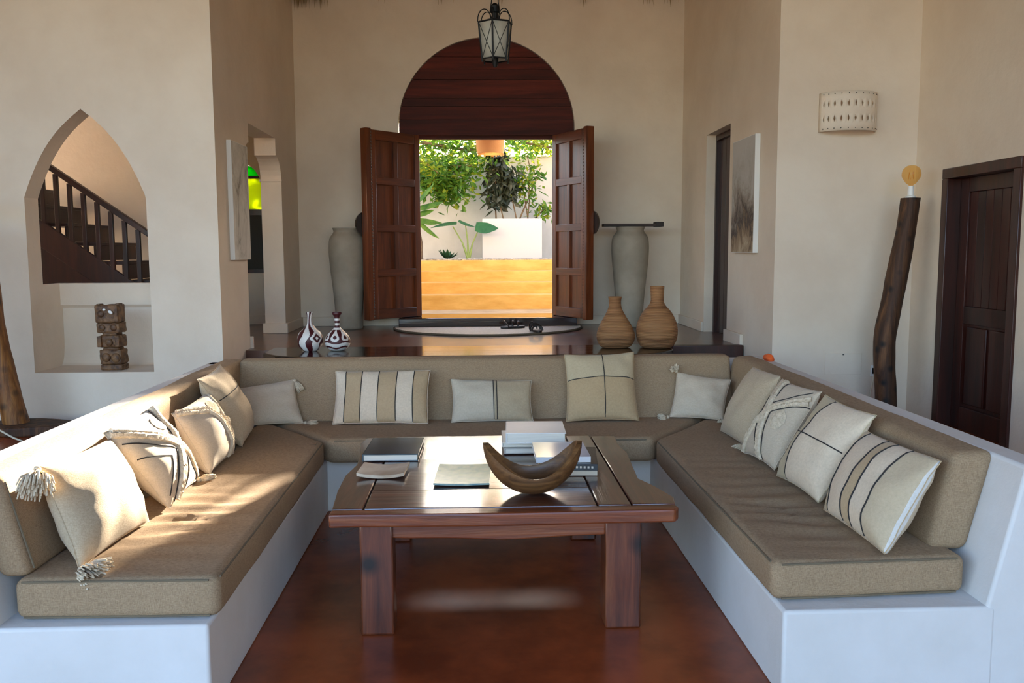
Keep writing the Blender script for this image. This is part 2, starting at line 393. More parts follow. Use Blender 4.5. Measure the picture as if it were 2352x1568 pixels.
bm_box(bm, (WX0, 9.87, 2.30), (WX1, 9.91, 2.33)); bm_box(bm, (WX0, 9.86, 1.90), (WX1, 9.92, 1.965))
bm_box(bm, (WX1-.04, 9.86, WZ0), (WX1, 9.92, 1.96)); bm_box(bm, (WX0, 9.86, WZ0), (WX0+.04, 9.92, 1.96)); bm_box(bm, (WX0, 9.86, WZ0), (WX1, 9.92, WZ0+.04))
obj('frame', bm, MAHOG, win, off=o_)
bm = bmesh.new(); bm_box(bm, (WX0+.04, 9.88, WZ0+.04), (WX1-.04, 9.90, 1.90)); obj('shutter', bm, simple('dark_green_shutter', (44, 40, 30), .6), win, off=o_)

# ------------------------------------------------------------------ roof (thatch) above the frame
THATCH = simple('dry_palm_thatch', (208, 186, 146), .95, (160, 138, 100), 14, 1, 30, .05, stretch=(3, .4, .4))
def rz(y): return 4.27 + (9.4-y)*.72 if y > 3.2 else 4.27+(9.4-3.2)*.72-(3.2-y)*.72
bm = bmesh.new()
pts = [(10.9, rz(10.9)), (3.2, rz(3.2)), (-2.4, rz(-2.4)), (-2.4, rz(-2.4)+.25), (3.2, rz(3.2)+.3), (10.9, rz(10.9)+.25)]
bm_prism(bm, pts, -5.6, 4.4, 'x')
struct(obj('ceiling', bm, THATCH, smooth=False), 'sloping palm thatch roof', 'roof')
for nm, x in (('wall_sky_block_left', -5.6), ('wall_sky_block_right', XR)):  # unseen gable walls, added to close the roof ends against sky light
    bm = bmesh.new(); bm_prism(bm, [(10.3, WT), (3.2, rz(3.2)+.05), (-2.4, rz(-2.4)+.05), (-2.4, WT)], x, x+.2, 'x'); struct(obj(nm, bm, PLASTER, smooth=False), 'unseen white gable wall added above the frame to keep sky light out', 'wall')
bm = bmesh.new(); bm_box(bm, (-5.6, 3.6, 0), (-5.4, 6.6, WT)); struct(obj('wall_far_left', bm, PLASTER, smooth=False), 'white side wall left of the frame', 'wall')
rng = random.Random(5)
bm = bmesh.new()
for i in range(420):
    x = rng.choice((-1.85, -1.78, -1.6, -.9, -.35, 1.15, 1.82, .3, 2.1, -1.2))+rng.gauss(0, .05); y = 9.25+rng.random()*.2; z = rz(y)+.02
    l = .12+rng.random()*.12
    if x < -1.5: l += .07
    dx = (rng.random()-.5)*.06; wd = .006+rng.random()*.012
    a = bm.verts.new((x-wd, y, z)); b = bm.verts.new((x+wd, y, z)); c = bm.verts.new((x+dx, y-.01, z-l))
    bm.faces.new((a, b, c))
tag(obj('thatch_fringe', bm, THATCH), 'ragged straw fringe of the thatch along the wall top', 'thatch', kind='stuff')
POLE = wood('roof_pole_wood', (60, 40, 24), (98, 70, 44), (130, 98, 64), 'X', .8)
bm = bmesh.new(); bm_tube(bm, [(-5.5, 6.0, 5.2), (4.3, 6.0, 5.2)], .07, 10)
tag(obj('roof_pole', bm, POLE), 'long timber tie pole under the thatch holding the lantern', 'pole')

# ------------------------------------------------------------------ built-in masonry sofa
bench = thing('masonry_bench', 'white plastered U-shaped built-in sofa base around the pit', 'bench', (0, 4, 0))
O = (0, 4, 0)
def part_prism(name, poly, a, b, axis, mat, parent, off, bev=.012, seg=3):
    bm = bmesh.new(); bm_prism(bm, poly, a, b, axis)
    if bev: bevel_all(bm, bev, seg)
    return obj(name, bm, mat, parent, off=off)
part_prism('seat_plinth', [(-1.56, 0), (-.872, 0), (-.872, .31), (-1.56, .31)], 2.72, 5.6, 'y', PLINTH, bench, O)
part_prism('seat_plinth', [(1.002, 0), (1.72, 0), (1.72, .31), (1.002, .31)], 2.73, 5.6, 'y', PLINTH, bench, O)
part_prism('seat_plinth', [(4.95, 0), (5.6, 0), (5.6, .31), (4.95, .31)], -.9, 1.03, 'x', PLINTH, bench, O)
part_prism('backrest_wall', [(-1.54, 0), (-1.54, .31), (-1.64, .775), (-1.77, .775), (-1.77, 0)], 2.722, 5.78, 'y', PLINTH, bench, O)
part_prism('backrest_wall', [(1.69, 0), (1.69, .31), (1.80, .785), (1.905, .785), (1.905, 0)], 2.732, 5.78, 'y', PLINTH, bench, O)
part_prism('backrest_wall', [(5.52, 0), (5.52, .31), (5.66, .775), (5.78, .775), (5.78, 0)], -1.76, 1.9, 'x', PLINTH, bench, O)

# cushions
def cushion(name, label, pts, r, cat, base, cuts, disp, group, pipes=()):
    t = thing(name, label, cat, base, group=group)
    bm = bmesh.new(); bm_hex(bm, pts)
    bmesh.ops.recalc_face_normals(bm, faces=bm.faces)
    bmesh.ops.bevel(bm, geom=bm.edges[:], offset=r, segments=5, profile=.5, affect='EDGES', clamp_overlap=True)
    lo = [min(v.co[i] for v in bm.verts) for i in range(3)]; hi = [max(v.co[i] for v in bm.verts) for i in range(3)]
    for ax, step in cuts:
        n = max(1, int((hi[ax]-lo[ax])/step)); no = Vector((0, 0, 0)); no[ax] = 1
        for k in range(1, n):
            co = Vector((0, 0, 0)); co[ax] = lo[ax]+(hi[ax]-lo[ax])*k/n
            bmesh.ops.bisect_plane(bm, geom=bm.verts[:]+bm.edges[:]+bm.faces[:], plane_co=co, plane_no=no, dist=1e-5)
    bm.normal_update()
    mv = [(v, v.co.copy(), v.normal.copy()) for v in bm.verts]
    for v, c, n in mv: v.co = c + n*disp(c, n)
    cvr = obj('cover', bm, SOFA, t, off=base, ang=180)
    for line in pipes:
        bm = bmesh.new(); bm_tube(bm, line, .0035, 6); obj('piping', bm, PIPE, cvr, off=base)
    return t
def soft(c, n, amp=.006, s=3.5):
    return amp*mnoise.noise(Vector((c.x*s, c.y*s, c.z*s)))
def wr_left(c, n):
    d = soft(c, n)
    if n.z > .6:
        m = math.exp(-((c.x+1.15)/.17)**2)*math.exp(-((c.y-3.42)/.38)**2)
        d += m*.009*math.sin(c.y*46+3*mnoise.noise(Vector((c.x*4, c.y*3, 0)))*2+c.x*6)
        m2 = math.exp(-((c.x+1.05)/.2)**2)*math.exp(-((c.y-3.05)/.25)**2)
        d += m2*.004*math.sin(c.y*40+c.x*9)
        d -= .012*math.exp(-((c.x+1.15)/.25)**2)*math.exp(-((c.y-3.8)/.9)**2)
    return d
def wr_right(c, n):
    d = soft(c, n)
    if n.z > .6:
        m = math.exp(-((c.x-1.25)/.15)**2)*math.exp(-((c.y-3.45)/.42)**2)
        d += m*.014*math.sin(c.y*44+3*mnoise.noise(Vector((c.x*4, c.y*3, 3)))*2+c.x*5)
        d += .004*math.exp(-((c.x-1.2)/.2)**2)*math.exp(-((c.y-4.2)/.2)**2)*math.sin(c.y*50)
        d -= .012*math.exp(-((c.x-1.3)/.25)**2)*math.exp(-((c.y-3.6)/.9)**2)
    return d
GC, GB = 'seat cushions of the built-in sofa', 'back cushions of the built-in sofa'
zs, zt = .312, .452
def quad(p, z0, z1): return [(x, y, z0) for x, y in p]+[(x, y, z1) for x, y in p]
cushion('seat_cushion', 'long taupe linen seat cushion on the left arm of the sofa', quad([(-1.51, 2.77), (-.845, 2.76), (-.858, 4.80), (-1.35, 5.43)], zs, zt), .035, 'cushion', (-1.18, 4, zs), ((1, .03), (0, .045)), wr_left, GC,
        [[(-1.48, 2.778, zt-.012), (-.88, 2.768, zt-.012)], [(-1.48, 2.778, zs+.01), (-.88, 2.768, zs+.01)], [(-.852, 2.80, zt-.012), (-.865, 4.78, zt-.012)]])
cushion('seat_cushion', 'long taupe linen seat cushion on the right arm of the sofa', quad([(.985, 2.80), (1.675, 2.83), (1.50, 5.43), (.985, 4.73)], zs, zt), .035, 'cushion', (1.33, 4, zs), ((1, .03), (0, .045)), wr_right, GC,
        [[(1.02, 2.806, zt-.012), (1.64, 2.836, zt-.012)], [(1.02, 2.806, zs+.01), (1.64, 2.836, zs+.01)], [(.992, 2.84, zt-.012), (.992, 4.71, zt-.012)]])
cushion('seat_cushion', 'mitred taupe linen seat cushion along the rear of the sofa', quad([(-.845, 4.83), (.972, 4.76), (1.48, 5.45), (-1.33, 5.47)], zs, zt), .035, 'cushion', (.05, 5.15, zs), ((0, .06), (1, .06)), soft, GC,
        [[(-.81, 4.838, zt-.012), (.94, 4.768, zt-.012)]])
cushion('back_cushion', 'left taupe linen backrest cushion in the sunlight', [(-1.565, 2.80, .445), (-1.465, 2.80, .445), (-1.465, 5.60, .445), (-1.565, 5.60, .445), (-1.655, 2.80, .79), (-1.545, 2.80, .785), (-1.515, 5.68, .81), (-1.655, 5.69, .815)], .03, 'cushion', (-1.55, 4.2, .445), ((1, .05), (2, .05)), soft, GB,
        [[(-1.463, 2.83, .47), (-1.54, 2.83, .76)]])
cushion('back_cushion', 'right taupe linen backrest cushion in the shade', [(1.585, 2.92, .435), (1.725, 2.92, .435), (1.725, 5.60, .445), (1.58, 5.60, .445), (1.665, 2.92, .785), (1.815, 2.92, .79), (1.80, 5.60, .815), (1.66, 5.58, .81)], .035, 'cushion', (1.7, 4.2, .44), ((1, .05), (2, .05)), soft, GB,
        [[(1.60, 2.95, .47), (1.675, 2.95, .75)]])
cushion('back_cushion', 'wide taupe linen backrest cushion across the rear of the sofa', [(-1.50, 5.36, .445), (1.61, 5.34, .445), (1.61, 5.54, .445), (-1.50, 5.54, .445), (-1.525, 5.57, .812), (1.645, 5.57, .812), (1.645, 5.69, .815), (-1.525, 5.69, .815)], .025, 'cushion', (.05, 5.5, .445), ((0, .08), (2, .05)), soft, GB,
        [[(-1.46, 5.578, .80), (1.60, 5.578, .80)]])

# ------------------------------------------------------------------ scatter pillows
def tassel_bm(bm, p, d, L, rad, rng, n=90):
    d = Vector(d).normalized(); p = Vector(p)
    bm_sphere(bm, p+d*.012, .013, (1, 1, 1), 8, 6)
    a = d.orthogonal().normalized(); b = d.cross(a)
    for i in range(n):
        th = rng.random()*6.283; rr = rad*math.sqrt(rng.random()); e = L*(.8+.25*rng.random())
        q0 = p+d*.02+(a*math.cos(th)+b*math.sin(th))*.008
        q2 = p+d*e+(a*math.cos(th)+b*math.sin(th))*rr+Vector((0, 0, -.012*rng.random()))
        q1 = (q0+q2)/2+(a*math.cos(th)+b*math.sin(th))*rr*.25
        bm_tube(bm, [q0, q1, q2], [.003, .004, .003], 4)
def pillow(label, corners, T, mat, lines=(), ridges=(), tassels=(), group=None, line_r=.0028, pinch=.06, seed=0, patches=(), sag=0):
    BL, BR, TR, TL = [Vector(c) for c in corners]
    base = (BL+BR)/2
    nrm = (BR-BL).cross(TL-BL).normalized()
    t = thing('throw_pillow', label, 'pillow', base, group=group)
    def P(u, v, side=1, lift=0):
        us = u*(1-pinch*(1-v*v)*abs(u)); vs_ = v*(1-pinch*(1-u*u)*abs(v))
        a, b = (us+1)/2, (vs_+1)/2
        p = BL*(1-a)*(1-b)+BR*a*(1-b)+TR*a*b+TL*(1-a)*b
        f = max(0, (1-u*u))**.5*max(0, (1-v*v))**.5
        f = f*(1-.12*(v))   # heavier foot
        wv = .010*mnoise.noise(Vector((u*2.2+seed, v*2.2, side*3+seed)))*min(1, f*2)
        # creases running in from the corners
        cr = .006*math.sin(7*math.atan2(v, u)*2+seed)*max(0, abs(u)*abs(v)-.25)
        return p + nrm*side*(T*f+wv+cr+lift) - base
    N = 26
    bm = bmesh.new(); uvl = bm.loops.layers.uv.new('UVMap'); G = {}
    def U(i): 
        s = -1+2*i/N
        return math.sin(s*math.pi/2)*.6+s*.4
    for side in (1, -1):
        for i in range(N+1):
            for j in range(N+1):
                edge = i in (0, N) or j in (0, N)
                if edge and side == -1: G[(side, i, j)] = G[(1, i, j)]
                else: G[(side, i, j)] = bm.verts.new(P(U(i), U(j), side))
    for side in (1, -1):
        for i in range(N):
            for j in range(N):
                ks = [(i, j), (i+1, j), (i+1, j+1), (i, j+1)]
                if side == -1: ks = ks[::-1]
                f = bm.faces.new([G[(side,)+k] for k in ks])
                for lp, k in zip(f.loops, ks): lp[uvl].uv = ((U(k[0])+1)/2, (U(k[1])+1)/2)
    cvr = obj('cover', bm, mat, t, ang=180)
    bm = bmesh.new()
    ring = [P(U(i), -1) for i in range(N+1)]+[P(1, U(j)) for j in range(1, N+1)]+[P(U(N-i), 1) for i in range(1, N+1)]+[P(-1, U(N-j)) for j in range(1, N+1)]
    bm_tube(bm, ring, .0022, 5); obj('seam', bm, mat, cvr)
    def samp(pl, n=18):
        out = []
        for (u0, v0), (u1, v1) in zip(pl[:-1], pl[1:]):
            for k in range(n): out.append((u0+(u1-u0)*k/n, v0+(v1-v0)*k/n))
        out.append(pl[-1]); return out
    for pl in lines:
        bm = bmesh.new(); bm_tube(bm, [P(u, v, 1, .0012) for u, v in samp(pl)], line_r, 5); obj('stitched_line', bm, BLACKY, cvr)
    rg = random.Random(seed+11)
    for pl, rr in ridges:
        bm = bmesh.new(); ps = samp(pl, 40)
        bm_tube(bm, [P(u, v, 1, .002) for u, v in ps], [rr*(.85+.3*rg.random()) for _ in ps], 7); obj('tufted_band', bm, YARN, cvr)
    for (uc, vc, ur, vr) in patches:
        bm = bmesh.new(); n = 9; vv = {}
        for i in range(n):
            for j in range(n):
                s, q = -1+2*i/(n-1), -1+2*j/(n-1)
                x, y = s*math.sqrt(1-q*q/2), q*math.sqrt(1-s*s/2)
                vv[i, j] = bm.verts.new(P(uc+ur*x, vc+vr*y, 1, .008*(1-(x*x+y*y)*.8)+.003*rg.random()))
        for i in range(n-1):
            for j in range(n-1): bm.faces.new((vv[i, j], vv[i+1, j], vv[i+1, j+1], vv[i, j+1]))
        obj('tufted_patch', bm, YARN, cvr, ang=180)
    rg = random.Random(seed+3)
    for (u, v, d, L, rad) in tassels:
        bm = bmesh.new(); tassel_bm(bm, P(u, v)*1.0+Vector((0, 0, 0)), d, L, rad, rg); obj('tassel', bm, YARN, cvr, ang=180)
    return t
CR, BG = (226, 208, 182), (192, 167, 131)
ST6 = uv_fabric('striped_panels_wide', [(0, CR), (.115, BG), (.29, CR), (.47, BG), (.66, CR), (.84, BG)])
ST13 = uv_fabric('striped_panels_right', [(0, (200, 178, 144)), (.14, CR), (.44, (198, 174, 138)), (.57, CR), (.75, (204, 186, 156)), (.985, (222, 220, 214))])
TWO12 = uv_fabric('two_tone_panels', [(0, (200, 184, 150)), (.32, CR), (.99, CR)])
TWO7 = uv_fabric('two_tone_small', [(0, (200, 188, 166)), (.53, (186, 168, 138))])
TWO8 = uv_fabric('two_tone_square', [(0, (190, 164, 126)), (.57, (200, 182, 148))], axis=1)
GP = 'scatter pillows on the sofa'
# left arm, near to far
pillow('large plain beige pillow with white tassels, nearest on the left arm', [(-1.325, 2.85, .455), (-1.29, 3.36, .455), (-1.44, 3.42, .775), (-1.47, 2.90, .79)], .095, BEIGE,
       tassels=[(-1, 1, (.25, -.75, -.6), .10, .06), (-1, -1, (.6, -.5, .02), .10, .045), (-1, -1, (.85, .05, .02), .10, .04)], group=GP, seed=1)
XB = [([(-1, -.05), (-.1, .02), (.35, -1)], .011), ([(-1, .12), (0, .16), (1, -.05)], .012), ([(-.95, 1), (.1, .1), (1, -.75)], .012), ([(.12, .12), (.2, 1)], .011)]
pillow('cream pillow with tufted crossing bands, between the plain and the fringed one', [(-1.27, 3.53, .455), (-1.30, 3.98, .455), (-1.45, 3.86, .82), (-1.46, 3.40, .80)], .085, PALE,
       lines=[[(-.97, .62), (.04, -.06), (-.82, -.97)], [(-.72, .97), (.30, .20), (.70, .97)], [(.97, .62), (.52, -.03), (.97, -.6)], [(-.28, -.97), (.30, -.32), (.70, -.97)], [(-.97, .2), (-.3, -.12), (-.9, -.8)]],
       ridges=[([(-.97, .90), (.27, -.02), (.97, -.90)], .015), ([(-.90, .96), (.33, .05), (.99, -.82)], .015), ([(.93, .96), (.33, .0), (-.58, -.97)], .015), ([(.86, .97), (.27, .04), (-.68, -.97)], .015)],
       patches=[(.28, .62, .22, .2), (.82, -.02, .1, .3)], tassels=[(1, -1, (.5, .55, -.1), .085, .032)], group=GP, seed=2)
pillow('fringed cream tufted pillow glowing in the sun on the left arm', [(-1.275, 4.08, .455), (-1.275, 4.52, .455), (-1.44, 4.60, .755), (-1.45, 4.13, .74)], .095, PALE,
       lines=[[(.95, -.1), (.55, -.3), (.45, -.95)], [(.98, -.4), (.75, -.5), (.7, -.95)]],
       ridges=[([(-.97, .9), (-.2, .5), (.1, -.1), (.15, -.97)], .012), ([(-.9, .97), (-.1, .6), (.2, -.05), (.25, -.97)], .012), ([(.95, .9), (.4, .2), (.3, -.3)], .012), ([(.9, .1), (.5, -.1), (.35, -.95)], .01)],
       patches=[(.35, .55, .3, .26)], group=GP, seed=3)
pillow('cream pillow with one dark stitched line, leaning near the left corner', [(-1.275, 4.66, .455), (-1.33, 5.10, .455), (-1.47, 4.98, .86), (-1.46, 4.55, .84)], .09, LINEN,
       lines=[[(-.95, .28), (1, .36)]], group=GP, seed=4)
pillow('small plain off-white pillow with tassels in the left rear corner', [(-1.40, 5.22, .455), (-1.07, 5.29, .455), (-1.16, 5.47, .70), (-1.49, 5.38, .66)], .06, PALE,
       tassels=[(1, 1, (.6, -.25, -.75), .085, .022), (1, -1, (1, 0, -.05), .085, .022)], group=GP, seed=5)
# rear
pillow('wide striped pillow of cream and beige panels on the rear seat', [(-.885, 5.24, .457), (-.305, 5.22, .457), (-.30, 5.43, .755), (-.89, 5.44, .75)], .07, ST6,
       lines=[[(s, -.97), (s, .97)] for s in (-.77, -.42, -.06, .32, .68)], group=GP, seed=6, pinch=.04)
pillow('small beige lumbar pillow with a double dark line on the rear seat', [(-.165, 5.25, .457), (.335, 5.25, .457), (.335, 5.41, .685), (-.17, 5.42, .695)], .06, TWO7,
       lines=[[(.04, -.97), (.04, .97)], [(.12, -.97), (.12, .97)]], group=GP, seed=7, pinch=.05)
pillow('tall square tan pillow with a dark stitched cross on the rear seat', [(.535, 5.22, .457), (.985, 5.23, .457), (1.00, 5.52, .845), (.55, 5.50, .835)], .075, TWO8,
       lines=[[(.06, -.98), (.06, .98)], [(-.97, .14), (.97, .14)]], group=GP, seed=8)
# right arm, far to near
pillow('small plain cream pillow with tassels in the right rear corner', [(1.19, 5.31, .46), (1.50, 5.20, .457), (1.59, 5.37, .68), (1.27, 5.47, .72)], .055, PALE,
       tassels=[(-1, 1, (-.35, -.2, .6), .05, .03), (-1, -1, (-1, -.2, -.1), .07, .03), (1, -1, (-.4, -.8, -.2), .06, .035)], group=GP, seed=9)
pillow('plain sand-coloured pillow with yarn tassels, farthest on the right arm', [(1.40, 4.90, .457), (1.42, 4.50, .457), (1.60, 4.50, .83), (1.58, 4.92, .825)], .08, LINEN,
       tassels=[(1, -1, (-.8, -.3, -.2), .07, .04), (1, -1, (-.4, -.8, -.1), .07, .035)], group=GP, seed=10, pinch=.02)
pillow('cream pillow with a dark-edged tufted cross on the right arm', [(1.365, 4.36, .457), (1.40, 3.99, .457), (1.62, 4.00, .83), (1.60, 4.48, .82)], .08, PALE,
       lines=[[(-.3, .98), (-.12, .28), (.85, .9)], [(1, .55), (.12, .08), (.4, -.98)], [(-.95, -.9), (-.35, -.1), (.05, -.98)], [(-.98, .55), (-.5, .05), (-.97, -.5)]],
       ridges=[([(-.97, -.97), (-.1, .1), (.97, .75)], .013), ([(-.9, -.97), (-.02, .08), (.97, .62)], .013), ([(-.6, .98), (-.2, .2), (.18, -.98)], .013), ([(-.48, .98), (-.08, .2), (.30, -.98)], .013)],
       patches=[(.52, .0, .22, .24)], group=GP, seed=11)
pillow('cream and tan pillow with a stitched cross on the right arm', [(1.375, 3.90, .457), (1.40, 3.45, .457), (1.62, 3.44, .825), (1.60, 3.90, .83)], .085, TWO12,
       lines=[[(-.36, -.98), (-.36, .98)], [(-.98, .05), (.97, .05)]], group=GP, seed=12)
pillow('striped cream and beige pillow, nearest on the right arm', [(1.385, 3.37, .457), (1.39, 2.84, .457), (1.605, 2.91, .765), (1.60, 3.49, .75)], .095, ST13,
       lines=[[(s, -.97), (s, .97)] for s in (-.72, -.12, .14, .50)], group=GP, seed=13, pinch=.03, line_r=.0034)

# ------------------------------------------------------------------ coffee table
tb = thing('coffee_table', 'heavy varnished dark wood coffee table with live edges', 'table', (.1, 3.9, 0))
O = (.1, 3.9, 0)
rng = random.Random(21)
def wavy(x0, y0, x1, y1, amp, n=14, seed=0):
    out = []
    for i in range(n+1):
        t = i/n; w_ = amp*mnoise.noise(Vector((t*3.1+seed, seed*1.7, 0)))*math.sin(math.pi*min(1, max(0, t)))**.3
        dx, dy = x1-x0, y1-y0; L = math.hypot(dx, dy)
        out.append((x0+dx*t-dy/L*w_, y0+dy*t+dx/L*w_))
    return out
def plank(name, poly, z0, z1, mat, tilt=0, parent=tb, off=O, bev=.005):
    bm = bmesh.new(); bm_prism(bm, poly, z0, z1, 'z'); bevel_all(bm, bev, 2)
    if tilt:
        cx = sum(p[0] for p in poly)/len(poly); cy = sum(p[1] for p in poly)/len(poly)
        for v in bm.verts: v.co.z += tilt*(v.co.y-cy)
    return obj(name, bm, mat, parent, off=off)
ZT = .50
Lx = [(-.575, 3.335), (-.595, 3.6), (-.60, 3.85), (-.575, 4.05), (-.59, 4.3), (-.62, 4.5), (-.60, 4.63)]
plank('plank', [(-.455, 3.335)]+[(-.455, 4.63)]+Lx[::-1], ZT-.055, ZT-.001, TABLEY)
Rx = [(.775, 3.335), (.79, 3.42), (.745, 3.6), (.70, 3.72), (.715, 3.95), (.735, 4.2), (.72, 4.4), (.735, 4.60)]
plank('plank', [(.605, 3.335)]+Rx+[(.605, 4.60)], ZT-.055, ZT+.001, TABLEY)
plank('plank', wavy(.47, 3.335, .47, 4.62, .006, seed=3)+[(.60, 4.62), (.60, 3.335)], ZT-.055, ZT, TABLEY)
ys = [3.335, 3.60, 3.88, 4.13, 4.38, 4.64]
for k in range(5):
    plank('plank', wavy(-.45, ys[k]+.005, .465, ys[k]+.005, .010, seed=k*3)+wavy(-.45, ys[k+1]-.005, .465, ys[k+1]-.005, .010, seed=(k+1)*3)[::-1], ZT-.055, ZT-.002, TABLEW, (.008, .020, .027, .040, .045)[k])
plank('edge_board', wavy(-.577, 3.262, .70, 3.262, .016, 20, seed=8)+[(.76, 3.262), (.782, 3.30), (.775, 3.33), (-.577, 3.33)], ZT-.055, ZT-.002, EDGEW, bev=.008)
def leg(cx, cy, wx, wy, seed):
    bm = bmesh.new(); n = 8; prev = None
    for i in range(n+1):
        z = (ZT-.055)*i/n; j = lambda q: .006*mnoise.noise(Vector((z*5+seed, q*3.3, seed)))
        pts = [(cx-wx/2+j(1), cy-wy/2+j(2)), (cx+wx/2+j(3), cy-wy/2+j(4)), (cx+wx/2+j(5), cy+wy/2+j(6)), (cx-wx/2+j(7), cy+wy/2+j(8))]
        ring = [bm.verts.new((x, y, z)) for x, y in pts]
        if prev:
            for k in range(4): bm.faces.new((prev[k], prev[(k+1) % 4], ring[(k+1) % 4], ring[k]))
        else: bm.faces.new(ring[::-1])
        prev = ring
    bm.faces.new(prev); bevel_all(bm, .008, 2, R(40)); obj('leg', bm, TABLEZ, tb, off=O)
leg(-.402, 3.36, .13, .13, 1); leg(.567, 3.375, .145, .13, 2); leg(-.42, 4.46, .13, .13, 3); leg(.54, 4.44, .13, .13, 4)
def apron(poly, a, b, axis):
    bm = bmesh.new(); bm_prism(bm, poly, a, b, axis); bevel_all(bm, .006, 2); obj('apron', bm, EDGEW, tb, off=O)
low = [(x, .385+.014*mnoise.noise(Vector((x*4, 1, 2)))-.012*math.sin((x+.35)*3.6)) for x in [-.345+i*.84/12 for i in range(13)]]
apron([(-.345, .445)]+low+[(.495, .445)], 3.315, 3.36, 'y')
apron([(-.355, .445), (-.355, .38), (.475, .38), (.475, .445)], 4.44, 4.48, 'y')
apron([(3.42, .445), (3.42, .385), (4.40, .385), (4.40, .445)], -.43, -.385, 'x')
apron([(3.43, .445), (3.43, .385), (4.38, .385), (4.38, .445)], .55, .595, 'x')

# bowl: crescent-shaped carved bowl
def crescent():
    cx, cy = .222, 3.52
    a, b = .205, .125
    t = thing('wooden_bowl', 'carved crescent-shaped wooden bowl with raised horns on the table', 'bowl', (cx, cy, ZT))
    bm = bmesh.new(); NT, NS = 48, 12
    def rim(th): return .085+.13*math.cos(th)**2
    def pt(th, s, inner):
        k = .90 if inner else 1
        h = rim(th)
        r = math.sin(s*math.pi/2)**.85
        x = a*k*r*math.cos(th); y = b*k*r*math.sin(th)
        z = h*(1-math.cos(s*math.pi/2))**.9
        if inner: z = .014+z*(h-.014)/h
        return Vector((x, y, z+.001))
    g = {}
    for inner in (0, 1):
        c0 = bm.verts.new(pt(0, 0, inner))
        for i in range(NT):
            g[inner, i, 0] = c0
            for j in range(1, NS+1): g[inner, i, j] = bm.verts.new(pt(2*math.pi*i/NT, j/NS, inner))
    for inner in (0, 1):
        for i in range(NT):
            i2 = (i+1) % NT
            bm.faces.new((g[inner, i, 0], g[inner, i, 1], g[inner, i2, 1]))
            for j in range(1, NS): bm.faces.new((g[inner, i, j], g[inner, i, j+1], g[inner, i2, j+1], g[inner, i2, j]))
    for i in range(NT):
        i2 = (i+1) % NT; bm.faces.new((g[0, i, NS], g[1, i, NS], g[1, i2, NS], g[0, i2, NS]))
    obj('body', bm, BOWLW, t, ang=60)
    t.rotation_euler = (0, 0, R(3))
crescent()

# books
PAGES = simple('book_pages', (226, 222, 210), .8, (206, 200, 186), 120, stretch=(.05, .05, 6))
def book(label, x0, x1, y0, y1, z, h, cover, spine=None, rot=0, curl=0, cat='book', name='book', group=None, lay=None):
    cx, cy = (x0+x1)/2, (y0+y1)/2; t = thing(name, label, cat, (cx, cy, z), (0, 0, R(rot)), group)
    wx, wy = (x1-x0)/2, (y1-y0)/2; c = min(.004, h*.18)
    if curl:
        bm = bmesh.new(); n = 10; top = []; bot = []
        for i in range(n+1):
            s = -1+2*i/n; zz = curl*s*s
            for y in (-wy, wy): top.append(bm.verts.new((wx*s, y, zz+h))); bot.append(bm.verts.new((wx*s, y, zz)))
        for i in range(n):
            k = 2*i
            bm.faces.new((top[k], top[k+2], top[k+3], top[k+1])); bm.faces.new((bot[k+1], bot[k+3], bot[k+2], bot[k]))
            bm.faces.new((bot[k], bot[k+2], top[k+2], top[k])); bm.faces.new((top[k+1], top[k+3], bot[k+3], bot[k+1]))
        bm.faces.new((bot[0], top[0], top[1], bot[1])); bm.faces.new((bot[2*n+1], top[2*n+1], top[2*n], bot[2*n]))
        obj('cover', bm, cover, t); return t
    box('pages', (-wx+.004, -wy+.004, c), (wx-.006, wy-.004, h-c), PAGES, t)
    box('cover', (-wx, -wy, h-c), (wx, wy, h), cover, t, bev=.001)
    box('cover', (-wx, -wy, 0), (wx, wy, c), cover, t, bev=.001)
    box('spine', (-wx-.002, -wy, 0), (-wx+.003, wy, h), spine or cover, t, bev=.001) if not lay else box('spine', (-wx, -wy-.002, 0), (wx, -wy+.003, h), spine or cover, t, bev=.001)
    return t
def cov(name, a, b=None, rough=.3, sc_=5): return simple(name, a, rough, b, sc_)
TEALC = cov('dark_teal_cover', (34, 52, 60), (58, 76, 84), .18)
book('dark teal hardback book at the left rear of the table', -.55, -.285, 4.09, 4.46, ZT+.002, .034, TEALC, rot=-1)
book('curled cream paperback booklet on the left of the table', -.535, -.325, 3.775, 3.975, ZT+.002, .014, cov('cream_cover', (206, 196, 178), (168, 146, 122), .45, 6), curl=.012, rot=-3)
book('glossy grey-green magazine lying in the middle of the table', -.19, .05, 3.64, 3.98, ZT+.002, .008, cov('magazine_cover', (104, 134, 138), (160, 172, 160), .15, 22), curl=.003, cat='magazine', name='magazine', rot=-2)
WHC = cov('white_cover', (232, 232, 228), (222, 222, 220), .45)
book('grey hardback book at the bottom of the rear stack', .125, .42, 4.21, 4.52, ZT+.002, .028, cov('grey_cover', (176, 172, 164), None, .5), rot=1)
book('cream hardback book in the middle of the rear stack', .120, .40, 4.23, 4.53, ZT+.031, .022, cov('ivory_cover', (214, 208, 194), None, .5), rot=-1)
book('thick white hardback on top of the rear stack', .140, .435, 4.20, 4.50, ZT+.054, .052, WHC, rot=-2, lay=None)
book('cream paperback at the bottom of the pile behind the bowl', .275, .535, 3.78, 4.12, ZT+.002, .022, cov('cream_cover2', (200, 190, 172), None, .5), rot=-3, lay=1)
BLK = cov('black_cover', (22, 22, 26), None, .25)
bk = book('black-spined book in the middle of the pile behind the bowl', .285, .545, 3.78, 4.12, ZT+.025, .030, BLK, rot=-6, lay=1)
for i in range(7):
    box('spine_lettering', (.0+i*.017, -.1735, .011), (.009+i*.017, -.1722, .020), PAGES, bk)
